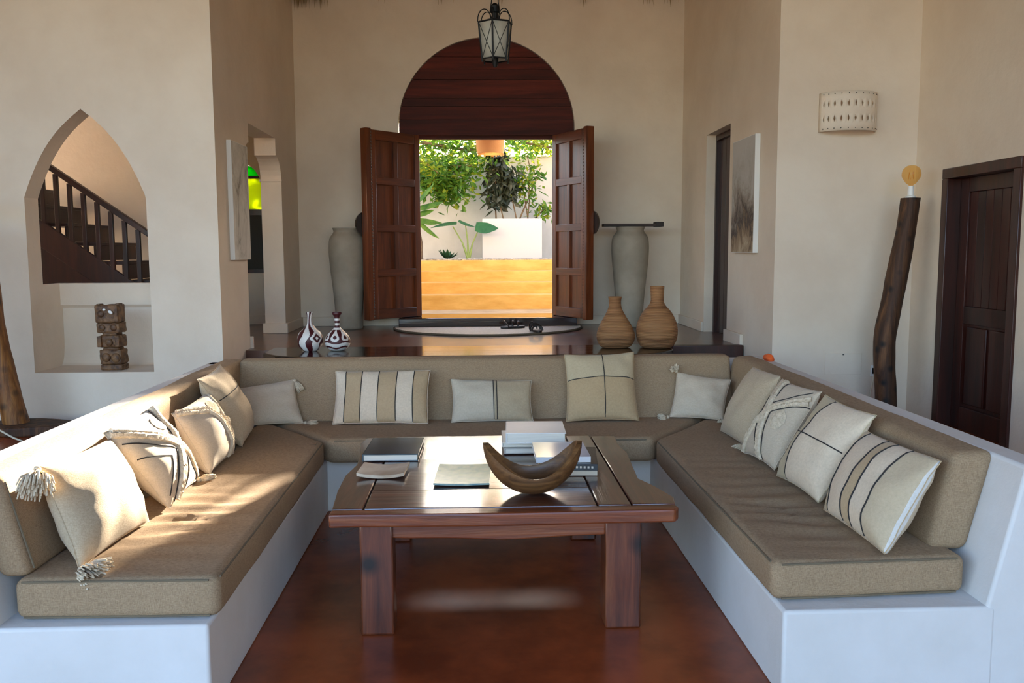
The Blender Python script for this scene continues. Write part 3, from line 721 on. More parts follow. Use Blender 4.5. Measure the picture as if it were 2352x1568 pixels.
book('white glossy book on top of the pile behind the bowl', .255, .50, 3.80, 4.11, ZT+.056, .026, cov('white_gloss', (226, 228, 230), None, .12), rot=0, lay=1)

# ------------------------------------------------------------------ console behind the sofa and what stands on it
con = thing('console_bench', 'long dark polished slab bench standing behind the sofa', 'bench', (-.05, 6.85, ZU))
O = (-.05, 6.85, ZU); ZC = .72
poly = []
for i in range(25):
    x = -1.66+3.2*i/24; poly.append((x, 6.46+.02*mnoise.noise(Vector((x*2, 0, 5)))+.30*max(0, (abs(x+.06)-1.25)/.35)**2))
for i in range(25):
    x = 1.54-3.2*i/24; poly.append((x, 7.13+.012*mnoise.noise(Vector((x*2, 3, 5)))))
bm = bmesh.new(); bm_prism(bm, poly, ZC-.05, ZC, 'z'); bevel_all(bm, .01, 2); obj('top', bm, CONSOLE, con, off=O)
for x in (-1.2, 1.1):
    for y in (6.75, 7.05): box('leg', (x-.04, y-.04, ZU), (x+.04, y+.04, ZC-.05), CONSOLE, con, off=O, bev=.006)

def wicker():
    m, nt, p = new_mat('woven_palm_basket')
    tc = nt.nodes.new('ShaderNodeTexCoord'); sp = nt.nodes.new('ShaderNodeSeparateXYZ'); nt.links.new(tc.outputs['Object'], sp.inputs[0])
    wv = nt.nodes.new('ShaderNodeTexWave'); wv.bands_direction = 'Z'; wv.inputs['Scale'].default_value = 26; wv.inputs['Distortion'].default_value = 1.2; wv.inputs['Detail'].default_value = 2
    nt.links.new(tc.outputs['Object'], wv.inputs[0])
    mp = nt.nodes.new('ShaderNodeMapping'); mp.inputs['Scale'].default_value = (.6, .6, 9); nt.links.new(tc.outputs['Object'], mp.inputs[0])
    n = noise_node(nt, mp.outputs[0], 2.2, 3, .6)
    c = ramp(nt, n, [(.3, lin((112, 72, 40))), (.5, lin((158, 110, 68))), (.7, lin((184, 136, 88)))])
    c = mix(nt, c, ramp(nt, wv.outputs['Fac'], [(.2, (.72, .7, .66, 1)), (.6, (1, 1, 1, 1))]), .8, 'MULTIPLY')
    nt.links.new(c, p.inputs['Base Color']); p.inputs['Roughness'].default_value = .75
    add_bump(nt, p, wv.outputs['Fac'], .6, .004); return m
WICKER = wicker()
def smooth_prof(pts, n=48):
    out = []
    for i in range(n+1):
        t = i/n*(len(pts)-1); k = min(int(t), len(pts)-2); f = t-k
        p0, p1, p2, p3 = pts[max(k-1, 0)], pts[k], pts[k+1], pts[min(k+2, len(pts)-1)]
        out.append(tuple(.5*((2*p1[d])+(-p0[d]+p2[d])*f+(2*p0[d]-5*p1[d]+4*p2[d]-p3[d])*f*f+(-p0[d]+3*p1[d]-3*p2[d]+p3[d])*f**3) for d in (0, 1)))
    return out
def vase(name, label, cat, loc, prof, mat, wall=.008, n=40, fn=None, group=None, rotz=0):
    t = thing(name, label, cat, loc, (0, 0, rotz), group)
    bm = bmesh.new(); pr_ = smooth_prof(prof)
    inner = [(max(r-wall, .002), z) for r, z in pr_[::-1] if z > .03]
    bm_lathe(bm, pr_+inner, n, fn=fn); obj('body', bm, mat, t, ang=60)
    return t
def lobes(k, amp, ph): return lambda a, z: 1+amp*math.cos(k*a+ph)*max(0, 1-z/.36)
v1 = vase('woven_basket_vase', 'smaller woven basket vase with a lobed body, left of the pair', 'basket', (1.10, 6.93, ZC+.002), [(.0, 0), (.10, .0), (.142, .05), (.150, .11), (.125, .18), (.085, .25), (.055, .31), (.048, .36), (.054, .405)], WICKER, fn=lobes(3, .12, 1.2), group='woven basket vases')
v2 = vase('woven_basket_vase', 'taller woven basket vase with a straight neck, right of the pair', 'basket', (1.43, 6.88, ZC+.002), [(.0, 0), (.11, .0), (.152, .05), (.165, .13), (.150, .21), (.115, .28), (.068, .335), (.052, .37), (.052, .43), (.056, .49)], WICKER, fn=lobes(7, .025, 0), group='woven basket vases')

def painted(name, label, loc, prof, pat, rotz=0):
    t = thing(name, label, 'gourd', loc, (0, 0, rotz), 'painted gourd bottles')
    bm = bmesh.new(); lay = bm.loops.layers.float_color.new('paint'); n = 150
    pr_ = smooth_prof(prof, 130); rings = bm_lathe(bm, pr_, n, cap=True)
    bm.faces.ensure_lookup_table()
    for f in bm.faces:
        for lp in f.loops:
            c = lp.vert.co; v = pat(math.atan2(c.x, -c.y), c.z, math.hypot(c.x, c.y)); lp[lay] = (v, v, v, 1)
    obj('body', bm, PAINT, t, ang=60); return t
m, nt, p = new_mat('painted_gourd_skin'); at_ = nt.nodes.new('ShaderNodeVertexColor'); at_.layer_name = 'paint'
nt.links.new(ramp(nt, at_.outputs[0], [(.4, lin((228, 222, 214))), (.6, lin((74, 22, 26)))]), p.inputs['Base Color']); p.inputs['Roughness'].default_value = .45
PAINT = m
def pat1(th, z, r):     # wavy upright stripes and a nested diamond; th=0 faces the room
    thd = th-.75
    if .05 < z < .165 and abs(thd) < .75:
        d = abs(thd)/.62+abs(z-.105)/.062
        if d < .25: return 0
        if d < .62: return 1
        if d < 1.0: return 0
    s = th+.25*math.sin(z*34)*min(1, z/.1)
    return 1 if math.sin(s*5.2+.6) > .1 else 0
def pat2(th, z, r):
    if z > .262: return 1
    if z > .165: return 1 if (z % .036) < .017 else 0
    zz = z+.007*math.cos(th*4)
    if zz < .022: return 0
    if zz < .036: return 1
    if zz < .062: return 0
    if zz < .075: return 1
    k = ((th+.55) % .95)-.475          # teardrops with a dot
    wd = .38*(1-max(0, (z-.105)/.07))**.8 if z > .105 else .38*math.sqrt(max(0, 1-((.105-z)/.03)**2))
    if abs(k) < wd:
        return 1 if (k/.16)**2+((z-.108)/.014)**2 < 1 else 0
    return 1
painted('painted_gourd', 'maroon and white gourd bottle with wavy upright stripes', (-1.315, 6.86, ZC+.002), [(0, 0), (.05, .0), (.088, .04), (.099, .09), (.085, .14), (.048, .175), (.024, .21), (.019, .25), (.022, .285), (.030, .305)], pat1)
painted('painted_gourd', 'maroon and white gourd bottle with ringed neck and teardrop dots', (-1.105, 6.88, ZC+.002), [(0, 0), (.05, .0), (.088, .03), (.100, .072), (.082, .12), (.042, .16), (.020, .19), (.020, .23), (.021, .265), (.036, .285), (.036, .30)], pat2)

# ------------------------------------------------------------------ urns
UP = [(0, 0), (.13, 0), (.135, .10), (.155, .35), (.185, .65), (.195, .82), (.185, .93), (.150, .985), (.140, 1.01), (.150, 1.035), (.150, 1.045)]
vase('clay_urn', 'tall grey clay urn half hidden by the left door leaf', 'urn', (-1.34, 9.14, ZP+.002), UP, CLAY, .02, 48, group='tall clay urns')
vase('clay_urn', 'tall grey clay urn with a wooden board on its mouth', 'urn', (1.60, 9.10, ZP+.002), UP, CLAY, .02, 48, group='tall clay urns')
bd = thing('carved_board', 'dark carved wooden board lying across the right urn', 'board', (1.62, 9.10, ZP+1.05))
DKB = wood('dark_board_wood', (30, 20, 16), (52, 36, 28), (74, 54, 42), 'X', .6)
box('board', (-.31, -.07, 0), (.31, .07, .028), DKB, bd, bev=.004); box('end_block', (.235, -.075, -.004), (.315, .075, .046), DKB, bd, bev=.004)

# ------------------------------------------------------------------ main door
frame = thing('door_frame', 'dark wooden lintel, jambs and sill of the arched entrance', 'door frame', (AC, YB+.05, ZP))
frame['kind'] = 'structure'
O = (AC, YB+.05, ZP)
zc = [2.727, 2.89, 3.03, 3.115, 3.31, 3.42, 3.545, 3.745]
def arch_slice(z0, z1, rr):
    def xw(z): return rr if z <= AZ else math.sqrt(max(1e-6, rr*rr-(z-AZ)**2))
    n = 8; right = [(AC+xw(z0+(z1-z0)*i/n), z0+(z1-z0)*i/n) for i in range(n+1)]
    left = [(2*AC-x, z) for x, z in right]
    return right+left[::-1]
for k in range(len(zc)-1):
    bm = bmesh.new(); bm_prism(bm, arch_slice(zc[k]+.002, min(zc[k+1]-.002, AZ+AR-.012), AR-.006), YB+.03+.004*(k % 2), YB+.09, 'y'); obj('tympanum_plank', bm, TYMP, frame, off=O, smooth=False)
bm = bmesh.new(); bm_box(bm, (AC-AR+.006, YB+.045, ZP), (DX0, YB+.2, 2.727)); obj('jamb', bm, DOORW, frame, off=O)
bm = bmesh.new(); bm_box(bm, (DX1, YB+.045, ZP), (AC+AR-.006, YB+.2, 2.727)); obj('jamb', bm, DOORW, frame, off=O)
bm = bmesh.new(); bm_box(bm, (AC-AR+.006, YB+.09, 2.70), (AC+AR-.006, YB+.2, 2.76)); obj('lintel', bm, TYMP, frame, off=O)
bm = bmesh.new(); bm_box(bm, (-.83, 9.17, ZP+.001), (1.055, YB+.32, ZP+.10)); bevel_all(bm, .008); obj('sill', bm, CONSOLE, frame, off=O)

def leaf(name, label, hx, ang, mirror):
    """door leaf, local x from hinge outwards, face with panels towards -y local (mirror flips)"""
    t = thing(name, label, 'door', (hx, YB+.0, ZP+.105), (0, 0, ang)); t['kind'] = 'structure'
    W, H, s = .73, 1.925, mirror
    def bx(n, x0, x1, y0, y1, z0, z1, m, b=.004):
        xs = sorted((x0*s, x1*s)); return box(n, (xs[0], y0, z0), (xs[1], y1, z1), m, t, bev=b)
    bx('stile', 0, .075, -.03, .03, 0, H, DOORW); bx('stile', .60, .68, -.03, .03, 0, H, DOORW)
    bx('stile', .305, .365, -.028, .028, .1, H-.09, DOORW)
    zr = [0, .44, .90, 1.38, H-.10]
    for i, z in enumerate(zr): bx('rail', .075, .60, -.03, .03, z, z+(.10 if i in (0, 4) else .075), DOORX)
    for i in range(4):
        z0 = zr[i]+(.10 if i == 0 else .075); z1 = zr[i+1]
        for x0, x1 in ((.075, .305), (.365, .60)): bx('panel', x0, x1, -.008, .008, z0, z1, DOORW, 0)
    mp_ = bx('meeting_post', .675, .745, -.055, .035, -.005, H+.01, DOORW, .008); mp_['label'] = 'thick carved meeting post'
    # carved beading on the meeting post
    bm = bmesh.new()
    for k in range(60):
        z = .03+k*(H-.06)/59; bm_sphere(bm, (.68*s, -.05, z), .011, (1, 1, 1.2), 6, 4)
    q_ = obj('carved_beading', bm, MATS['bead'], t); q_['kind'] = 'stuff'
    bm = bmesh.new()
    M = Matrix.Translation((.70*s, .035, .98)) @ Matrix.Rotation(R(-90), 4, 'X')
    rings = bm_lathe(bm, [(.0, 0), (.125, 0), (.12, .02), (.07, .05), (.03, .058), (.0, .06)], 24)
    bmesh.ops.transform(bm, matrix=M, verts=bm.verts); q_ = obj('boss', bm, CONSOLE, t); q_['label'] = 'round dark carved boss'
    return t
simple('bead', (96, 66, 40), .5, (40, 22, 12), 40)
# left leaf swings towards the room, left of the opening: local x runs from hinge to free edge
leaf('door_1', 'left carved panel leaf of the entrance door, swung inwards', -.625, math.atan2(-.55, -.53)+math.pi, -1)
leaf('door_2', 'right carved panel leaf of the entrance door, swung inwards', .845, math.atan2(-.665, .30), 1)

# mat and sandals
SISAL = simple('woven_sisal', (214, 204, 184), .6, (186, 174, 152), 60, .8, 130, .004)
bm = bmesh.new(); mp = [(.11+.98*math.cos(a), 9.15+.95*math.sin(a)) for a in [math.pi+math.pi*i/40 for i in range(41)]]
bm_prism(bm, mp, ZP+.001, ZP+.014, 'z'); mt = thing('door_mat', 'half-round woven sisal mat in front of the door sill', 'mat', (.11, 8.8, ZP)); obj('weave', bm, SISAL, mt, off=(.11, 8.8, ZP))
bm = bmesh.new(); bm_tube(bm, [(x, y, ZP+.010) for x, y in mp], .011, 6); obj('border', bm, simple('dark_sisal', (92, 78, 58), .9), mt, off=(.11, 8.8, ZP))
LEATH = simple('dark_leather', (34, 22, 18), .45)
def sandal(label, loc, rz_):
    t = thing('sandal', label, 'sandal', loc, (0, 0, R(rz_)), 'pair of sandals by the door')
    out = []
    for i in range(24):
        a = 2*math.pi*i/24; x = .135*math.cos(a); wd = .046+.010*math.cos(a)-(.010 if abs(math.cos(a)) < .4 else 0)
        out.append((x, wd*math.sin(a)))
    bm = bmesh.new(); bm_prism(bm, out, 0, .022, 'z'); bevel_all(bm, .004); obj('sole', bm, LEATH, t)
    for x, h in ((.06, .05), (.0, .06)):
        bm = bmesh.new(); bm_tube(bm, [(x+.02*math.cos(a), .048*math.cos(a), .015+h*math.sin(a)) for a in [math.pi*i/10 for i in range(11)]], .010, 6); obj('strap', bm, LEATH, t)
    bm = bmesh.new(); bm_tube(bm, [(-.06+.05*abs(math.sin(a))*-1, .04*math.cos(a), .02+.065*math.sin(a)) for a in [math.pi*i/10 for i in range(11)]], .006, 6); obj('heel_strap', bm, LEATH, t)
sandal('dark leather sandal lying sideways on the mat', (.36, 8.90, ZP+.016), 20)
sandal('dark leather sandal pointing at the sofa, at the mat edge', (.565, 8.50, ZP+.016), -75)

# ------------------------------------------------------------------ doors on the right
d3 = thing('door_3', 'dark plank door recessed in the right wall of the hall', 'door', (XHR+.14, 8.1, ZP)); d3['kind'] = 'structure'
for k in range(6):
    w_ = .80/6; box('plank', (-.02, -.40+k*w_+.002, 0), (.02, -.40+(k+1)*w_-.002, 1.90), MAHOG, d3, bev=.004)
box('frame_post', (-.05, .36, 0), (.0, .40, 1.85), MAHOG, d3); box('frame_post', (-.05, -.40, 0), (0, -.36, 1.85), MAHOG, d3); box('frame_head', (-.05, -.40, 1.85), (0, .40, 1.90), MAHOG, d3)
d4 = thing('door_4', 'dark mahogany panelled door in the right wall', 'door', (XR+.08, (RD0+RD1)/2, ZU)); d4['kind'] = 'structure'
hw, hh = (RD1-RD0)/2, RDZ-ZU
for s in (-1, 1): box('frame_post', (-.10, min(s*hw, s*(hw-.075)), 0), (.06, max(s*hw, s*(hw-.075)), hh-.07), MAHOG, d4, bev=.005)
box('frame_head', (-.10, -hw, hh-.07), (.06, hw, hh), MAHOG, d4, bev=.005)
i0, i1 = -hw+.075, hw-.075
for a, b in ((i0, i0+.10), (i1-.10, i1)): box('stile', (.0, a, 0), (.04, b, hh-.07), MAHOG, d4, bev=.004)
box('rail', (.0, i0+.10, .74), (.04, i1-.10, .86), MAHOG, d4, bev=.004); box('rail', (.0, i0+.10, hh-.17), (.04, i1-.10, hh-.07), MAHOG, d4, bev=.004); box('rail', (.0, i0+.10, 0), (.04, i1-.10, .16), MAHOG, d4, bev=.004)
box('backing', (.030, -hw, 0), (.045, hw, hh), MAHOG, d4)
n = 6; bw = (i1-i0-.2)/n
for k in range(n): box('board', (.014, i0+.10+k*bw+.0015, .86), (.03, i0+.10+(k+1)*bw-.0015, hh-.17), MAHOG, d4, bev=.003)
for k in range(2):
    w_ = (i1-i0-.2)/2; box('panel', (.014, i0+.10+k*w_+.02, .18), (.032, i0+.10+(k+1)*w_-.02, .72), MAHOG, d4, bev=.01)

# ------------------------------------------------------------------ paintings
def canvas(label, x0, x1, y0, y1, z0, z1, face, mat):
    t = thing('canvas_painting', label, 'painting', ((x0+x1)/2, (y0+y1)/2, z0)); o_ = t.location.copy()
    box('canvas', (x0, y0, z0), (x1, y1, z1), simple('white_canvas_'+face, (226, 224, 218), .9), t, off=o_)
    if face == 'p': box('paint', (x1-.0005, y0+.004, z0+.004), (x1+.0012, y1-.004, z1-.004), mat, t, off=o_)
    else: box('paint', (x0-.0012, y0+.004, z0+.004), (x0+.0005, y1-.004, z1-.004), mat, t, off=o_)
def art(name, stops, st, sc_, zmix=False):
    m, nt, p = new_mat(name); v = coords(nt, st); f = noise_node(nt, v, sc_, 9, .72, .6)
    if zmix:
        sp = nt.nodes.new('ShaderNodeSeparateXYZ'); tc = nt.nodes.new('ShaderNodeTexCoord'); nt.links.new(tc.outputs['Object'], sp.inputs[0])
        ma = nt.nodes.new('ShaderNodeMath'); ma.operation = 'MULTIPLY_ADD'; ma.inputs[1].default_value = .75; nt.links.new(sp.outputs[2], ma.inputs[0]); nt.links.new(f, ma.inputs[2])
        mb = nt.nodes.new('ShaderNodeMath'); mb.operation = 'SUBTRACT'; mb.inputs[1].default_value = .35; nt.links.new(ma.outputs[0], mb.inputs[0]); f = mb.outputs[0]
    nt.links.new(ramp(nt, f, stops), p.inputs['Base Color']); p.inputs['Roughness'].default_value = .8; return m
canvas('pale canvas with a grey smudge on the left hall wall', XHL+.001, XHL+.036, 6.86, 7.34, 1.435, 2.35, 'p', art('grey_smudge_art', [(.34, lin((120, 112, 98))), (.46, lin((190, 186, 176))), (.6, lin((214, 210, 200)))], (1, 1.5, .9), 2.6))
canvas('canvas with brown and black smears on the right hall wall', XHR-.042, XHR-.002, 6.87, 7.47, 1.47, 2.40, 'n', art('brown_smear_art', [(.10, lin((186, 168, 140))), (.22, lin((150, 126, 98))), (.33, lin((74, 62, 54))), (.46, lin((150, 138, 124))), (.58, lin((176, 170, 160))), (.8, lin((190, 186, 180)))], (1, 1.2, .9), 4.0, True))

# ------------------------------------------------------------------ wall sconce
def sconce():
    X0, X1, Z0, Z1, dp = 2.535, 2.955, 2.355, 2.635, .15
    t = thing('wall_sconce', 'half-round white wall sconce pierced with rows of diamonds', 'sconce', ((X0+X1)/2, YR_, Z0))
    c = (X0+X1)/2; a = (X1-X0)/2
    bm = bmesh.new(); cols = 13
    rows = [(0, .16, 0), (.16, .46, 1), (.46, .54, 0), (.54, .84, 1), (.84, 1, 0)]
    def P(u, v):
        th = math.pi*(1-u); return bm.verts.new((a*math.cos(th), -dp*math.sin(th)-.001, (Z1-Z0)*v))
    for r0, r1, hole in rows:
        for k in range(cols):
            u0, u1 = k/cols, (k+1)/cols; um, vm = (u0+u1)/2, (r0+r1)/2
            A, B, C_, D = P(u0, r0), P(u1, r0), P(u1, r1), P(u0, r1)
            if not hole or k in (0, cols-1): bm.faces.new((A, B, C_, D)); continue
            e, g = .17*(u1-u0), .30*(r1-r0)
            W_, S_, E_, N_ = P(um-e, vm), P(um, vm-g), P(um+e, vm), P(um, vm+g)
            for f in ((A, S_, W_), (A, B, S_), (B, E_, S_), (B, C_, E_), (C_, N_, E_), (C_, D, N_), (D, W_, N_), (D, A, W_)): bm.faces.new(f)
    bmesh.ops.remove_doubles(bm, verts=bm.verts, dist=1e-5)
    o = obj('shade', bm, PLASTER, t, ang=25); md = o.modifiers.new('wall', 'SOLIDIFY'); md.thickness = .008; md.offset = 0
    bm = bmesh.new()
    for v in (.06, .94):
        for k in range(1, cols-1):
            th = math.pi*(1-(k+.5)/cols); bm_sphere(bm, (a*1.02*math.cos(th), -(dp+.003)*math.sin(th)-.001, (Z1-Z0)*v), .0045, (1, 1, 1), 6, 4)
    q_ = obj('hole_shade_dots', bm, simple('sconce_hole_shade', (96, 88, 78), .9), t); q_['kind'] = 'stuff'  # solid dark beads, their colour stands in for the shade inside small holes
sconce()
# access panel and socket
ap = thing('access_panel', 'flush white access panel low on the right wall', 'panel', (2.78, YR_, .545))
box('cover', (-.14, -.006, 0), (.14, -.0005, .165), PLASTER, ap, bev=.002)
box('latch', (-.008, -.009, .150), (.004, -.005, .156), IRON, ap)
sk = thing('wall_socket', 'small dark wall socket beside the log lamp', 'socket', (3.02, YR_, .53))
box('plate', (-.025, -.01, 0), (.025, -.0005, .085), WHITEP, sk, bev=.002); box('insert', (-.015, -.013, .02), (.015, -.009, .065), IRON, sk, bev=.001)

# ------------------------------------------------------------------ log lamps
AMB = new_mat('amber_bulb_glass')[0]
nt = AMB.node_tree; p = nt.nodes['Principled BSDF']; p.inputs['Base Color'].default_value = lin((230, 160, 60)); p.inputs['Roughness'].default_value = .06
tb_ = nt.nodes.new('ShaderNodeBsdfTransparent'); tb_.inputs[0].default_value = (1, .86, .58, 1)
mx = nt.nodes.new('ShaderNodeMixShader'); mx.inputs[0].default_value = .78
nt.links.new(p.outputs[0], mx.inputs[1]); nt.links.new(tb_.outputs[0], mx.inputs[2]); nt.links.new(mx.outputs[0], nt.nodes['Material Output'].inputs[0])
GOLD = simple('filament_gold', (230, 170, 80), .3, metallic=1)
def log_lamp(label, pts, radii, mat, base_z, y0, slab, bulb=True):
    base = (pts[0][0], pts[0][1], base_z)
    t = thing('log_lamp', label, 'lamp', base, group='tree-trunk floor lamps')
    bm = bmesh.new(); P = smooth_prof([(p_[0], p_[2]) for p_ in pts], 40); Ys = smooth_prof([(p_[1], p_[2]) for p_ in pts], 40); Rr = smooth_prof([(r_, p_[2]) for r_, p_ in zip(radii, pts)], 40)
    n = 18; rings = []
    for i in range(41):
        x, z = P[i]; y = Ys[i][0]; r = Rr[i][0]
        ring = []
        for k in range(n):
            a = 2*math.pi*k/n; rr = r*(1+.14*mnoise.noise(Vector((math.cos(a)*1.5, math.sin(a)*1.5, z*3+base[0])))+.05*mnoise.noise(Vector((math.cos(a)*5, math.sin(a)*5, z*9))))
            ring.append(bm.verts.new((x+rr*math.cos(a), y+rr*math.sin(a), z)))
        rings.append(ring)
    for i in range(40):
        for k in range(n): bm.faces.new((rings[i][k], rings[i][(k+1) % n], rings[i+1][(k+1) % n], rings[i+1][k]))
    bm.faces.new(rings[0][::-1]); bm.faces.new(rings[-1]); obj('trunk', bm, mat, t, off=base, ang=50)
    tx, ty, tz = pts[-1]
    bm = bmesh.new(); bm_lathe(bm, [(.0, 0), (.034, 0), (.034, .012), (.022, .016), (.022, .05), (.018, .085), (.0, .086)], 16, (tx, ty, tz)); obj('bulb_holder', bm, WHITEP, t, off=base)
    if bulb:
        bm = bmesh.new(); bm_lathe(bm, smooth_prof([(.012, .078), (.016, .09), (.034, .105), (.058, .14), (.064, .165), (.056, .20), (.03, .224), (.0005, .229)], 24), 24, (tx, ty, tz), cap=False); b_ = obj('bulb', bm, AMB, t, off=base, ang=180); b_['label'] = 'round amber glass bulb'
        bm = bmesh.new(); bm_tube(bm, [(tx+.018*math.cos(a), ty+.018*math.sin(a), tz+.13+.05*(i % 2)) for i, a in enumerate([k*.7 for k in range(10)])], .0016, 5); obj('filament', bm, GOLD, b_, off=base)
    if slab:
        bm = bmesh.new(); out = []
        for k in range(20):
            a = 2*math.pi*k/20; r = slab*(1+.25*mnoise.noise(Vector((math.cos(a), math.sin(a), 7))))
            out.append((base[0]+.10+r*1.25*math.cos(a), base[1]-.02+r*.8*math.sin(a)))
        bm_prism(bm, out, base_z, base_z+.065, 'z'); bevel_all(bm, .012); obj('base', bm, LOGW, t, off=base)
    return t
YG = 6.13
log_lamp('curved tree-trunk lamp with a bare amber bulb beside the right door', [(2.965, YG, ZU+.001), (2.95, YG, .46), (2.93, YG, .70), (2.94, YG, .92), (2.985, YG, 1.20), (3.02, YG, 1.42), (3.055, YG, 1.66), (3.075, YG, 1.855)], [.075, .072, .076, .078, .074, .070, .067, .064], LOGW, ZU, YG, 0)
YG2 = 6.2
log_lamp('brown tree-trunk lamp on a slab base at the left edge', [(-3.26, YG2, ZU+.02), (-3.31, YG2, .55), (-3.37, YG2, .95), (-3.40, YG2, 1.35), (-3.47, YG2, 1.70)], [.085, .082, .075, .07, .065], LOGL, ZU, YG2, .24)
CORD = simple('cream_cord', (206, 198, 176), .7)
bm = bmesh.new(); bm_tube(bm, [(-3.50, 5.95, .30), (-3.38, 5.9, .345), (-3.28, 5.88, .345), (-3.2, 5.86, .32), (-3.1, 5.84, .27), (-3.0, 5.8, .247)], .006, 6)
tag(obj('lamp_cord', bm, CORD), 'cream lamp cord looping over the slab base', 'cord')
bm = bmesh.new(); bm_tube(bm, [(2.99, YG+.08, ZU+.02), (2.95, 6.35, ZU+.08), (2.98, 6.44, .40), (3.02, 6.462, .56)], .005, 6)
tag(obj('lamp_cord', bm, CORD), 'thin cord running from the right log lamp to the wall socket', 'cord')
# small orange thing behind the right backrest
oc = thing('orange_cloth', 'small crumpled orange cloth peeking over the right backrest', 'cloth', (1.875, 5.50, .786))
bm = bmesh.new(); bm_sphere(bm, (0, 0, .014), .056, (.5, 1.2, .5), 20, 12)
for v in bm.verts: v.co += v.co.normalized()*.014*mnoise.noise(v.co*30)
obj('fabric', bm, simple('orange_fabric', (232, 100, 40), .8), oc, ang=180)

# ------------------------------------------------------------------ totem in the niche
def totem():
    t = thing('totem_figure', 'dark carved wooden totem with white shell inlays in the niche', 'sculpture', (-2.775, 6.72, NZ0+.001), (0, R(-1.5), R(-6)))
    def lump(name, lo, hi, amp=.006, sub=5, taper=1, label=None):
        bm = bmesh.new(); bm_box(bm, lo, hi); bevel_all(bm, .012, 2); bmesh.ops.subdivide_edges(bm, edges=bm.edges, cuts=sub, use_grid_fill=True)
        for v in bm.verts: v.co += v.co.normalized()*amp*mnoise.noise(v.co*38)+Vector((0, -1, 0))*amp*.8*mnoise.noise(v.co*22)
        return obj(name, bm, TOTEM, t, ang=180)
    lump('foot', (-.082, -.06, 0), (.088, .06, .045)); lump('lower_body', (-.085, -.055, .045), (.085, .06, .155), .010)
    lump('waist', (-.06, -.05, .15), (.065, .05, .175)); lump('middle_body', (-.088, -.055, .175), (.088, .055, .265), .008)
    lump('neck', (-.055, -.05, .262), (.06, .05, .285)); lump('upper_body', (-.092, -.058, .283), (.088, .06, .36), .009); lump('head', (-.095, -.06, .36), (.085, .062, .495), .010)
    for x, z, r_ in ((-.03, .10, .034), (.045, .095, .036), (.0, .215, .03), (-.045, .325, .026), (.045, .325, .026), (-.045, .43, .028)):
        bm = bmesh.new(); bm_sphere(bm, (x, -.06, z), r_, (1, .55, 1), 14, 8); obj('carved_boss', bm, TOTEM, t, ang=180)
    for x, z in ((-.07, .22), (.07, .22)): box('arm', (x-.016, -.075, z-.04), (x+.016, -.05, z+.042), TOTEM, t, bev=.005)
    for x in (-.08, .07): box('ear', (x-.014, -.03, .485), (x+.014, .03, .505), TOTEM, t, bev=.004)
    for x, z, sx, a in ((-.012, .462, .013, 0), (.036, .442, .020, .7)):
        bm = bmesh.new(); bm_sphere(bm, (0, 0, 0), sx, (1, .5, .62), 10, 6); bmesh.ops.transform(bm, matrix=Matrix.Translation((x, -.07, z)) @ Matrix.Rotation(a, 4, 'Y'), verts=bm.verts); q_ = obj('shell_inlay', bm, WHITEP, t); q_['label'] = 'white shell inlay'
totem()

# ------------------------------------------------------------------ staircase in the side room
st = thing('staircase', 'dark wooden staircase with square balusters seen through the pointed niche', 'staircase', (-3.2, 7.9, ZP))
O = (-3.2, 7.9, ZP)
rail = lambda x: 2.267+(x+3.659)*(-.706)
bm = bmesh.new(); x0, x1 = -4.3, -2.66
def slab(x0, x1, top, th, y0, y1):
    bm_ = bmesh.new(); bm_prism(bm_, [(x0, top(x0)-th), (x1, top(x1)-th), (x1, top(x1)), (x0, top(x0))], y0, y1, 'y'); bevel_all(bm_, .006, 2); return bm_
obj('handrail', slab(-4.3, -2.66, rail, .055, 7.665, 7.735), STAIRW, st, off=O)
strt = lambda x: rail(x)-.545
obj('stringer', slab(-4.3, -2.62, strt, .24, 7.68, 7.72), STAIRW, st, off=O)
bm = bmesh.new(); bm_prism(bm, [(-4.3, .69), (-2.62, .69), (-2.62, strt(-2.62)-.2), (-4.3, strt(-4.3)-.2)], 7.70, 7.73, 'y'); obj('side_panel', bm, STAIRW, st, off=O)
bm = bmesh.new(); bm_box(bm, (-.018, -.018, 0), (.018, .018, .50)); bevel_all(bm, .004); me = mesh_of('baluster', bm, STAIRW)
for k in range(14):
    x = -2.70-.112*k; link('baluster', me, st, (x-O[0], 7.70-O[1], strt(x)-.012-O[2]))
bm = bmesh.new(); bm_box(bm, (-.13, -.0, -.03), (.13, .9, 0)); bevel_all(bm, .005); me = mesh_of('tread', bm, STAIRW)
bm = bmesh.new(); bm_box(bm, (-.13, 0, -.16), (-.115, .9, -.03)); me2 = mesh_of('riser', bm, STAIRW)
for k in range(7):
    x = -2.72-.235*k; z = strt(x)+.03
    link('tread', me, st, (x-O[0], 7.73-O[1], z-O[2])); link('riser', me2, st, (x+.235-O[0], 7.73-O[1], z-O[2]))

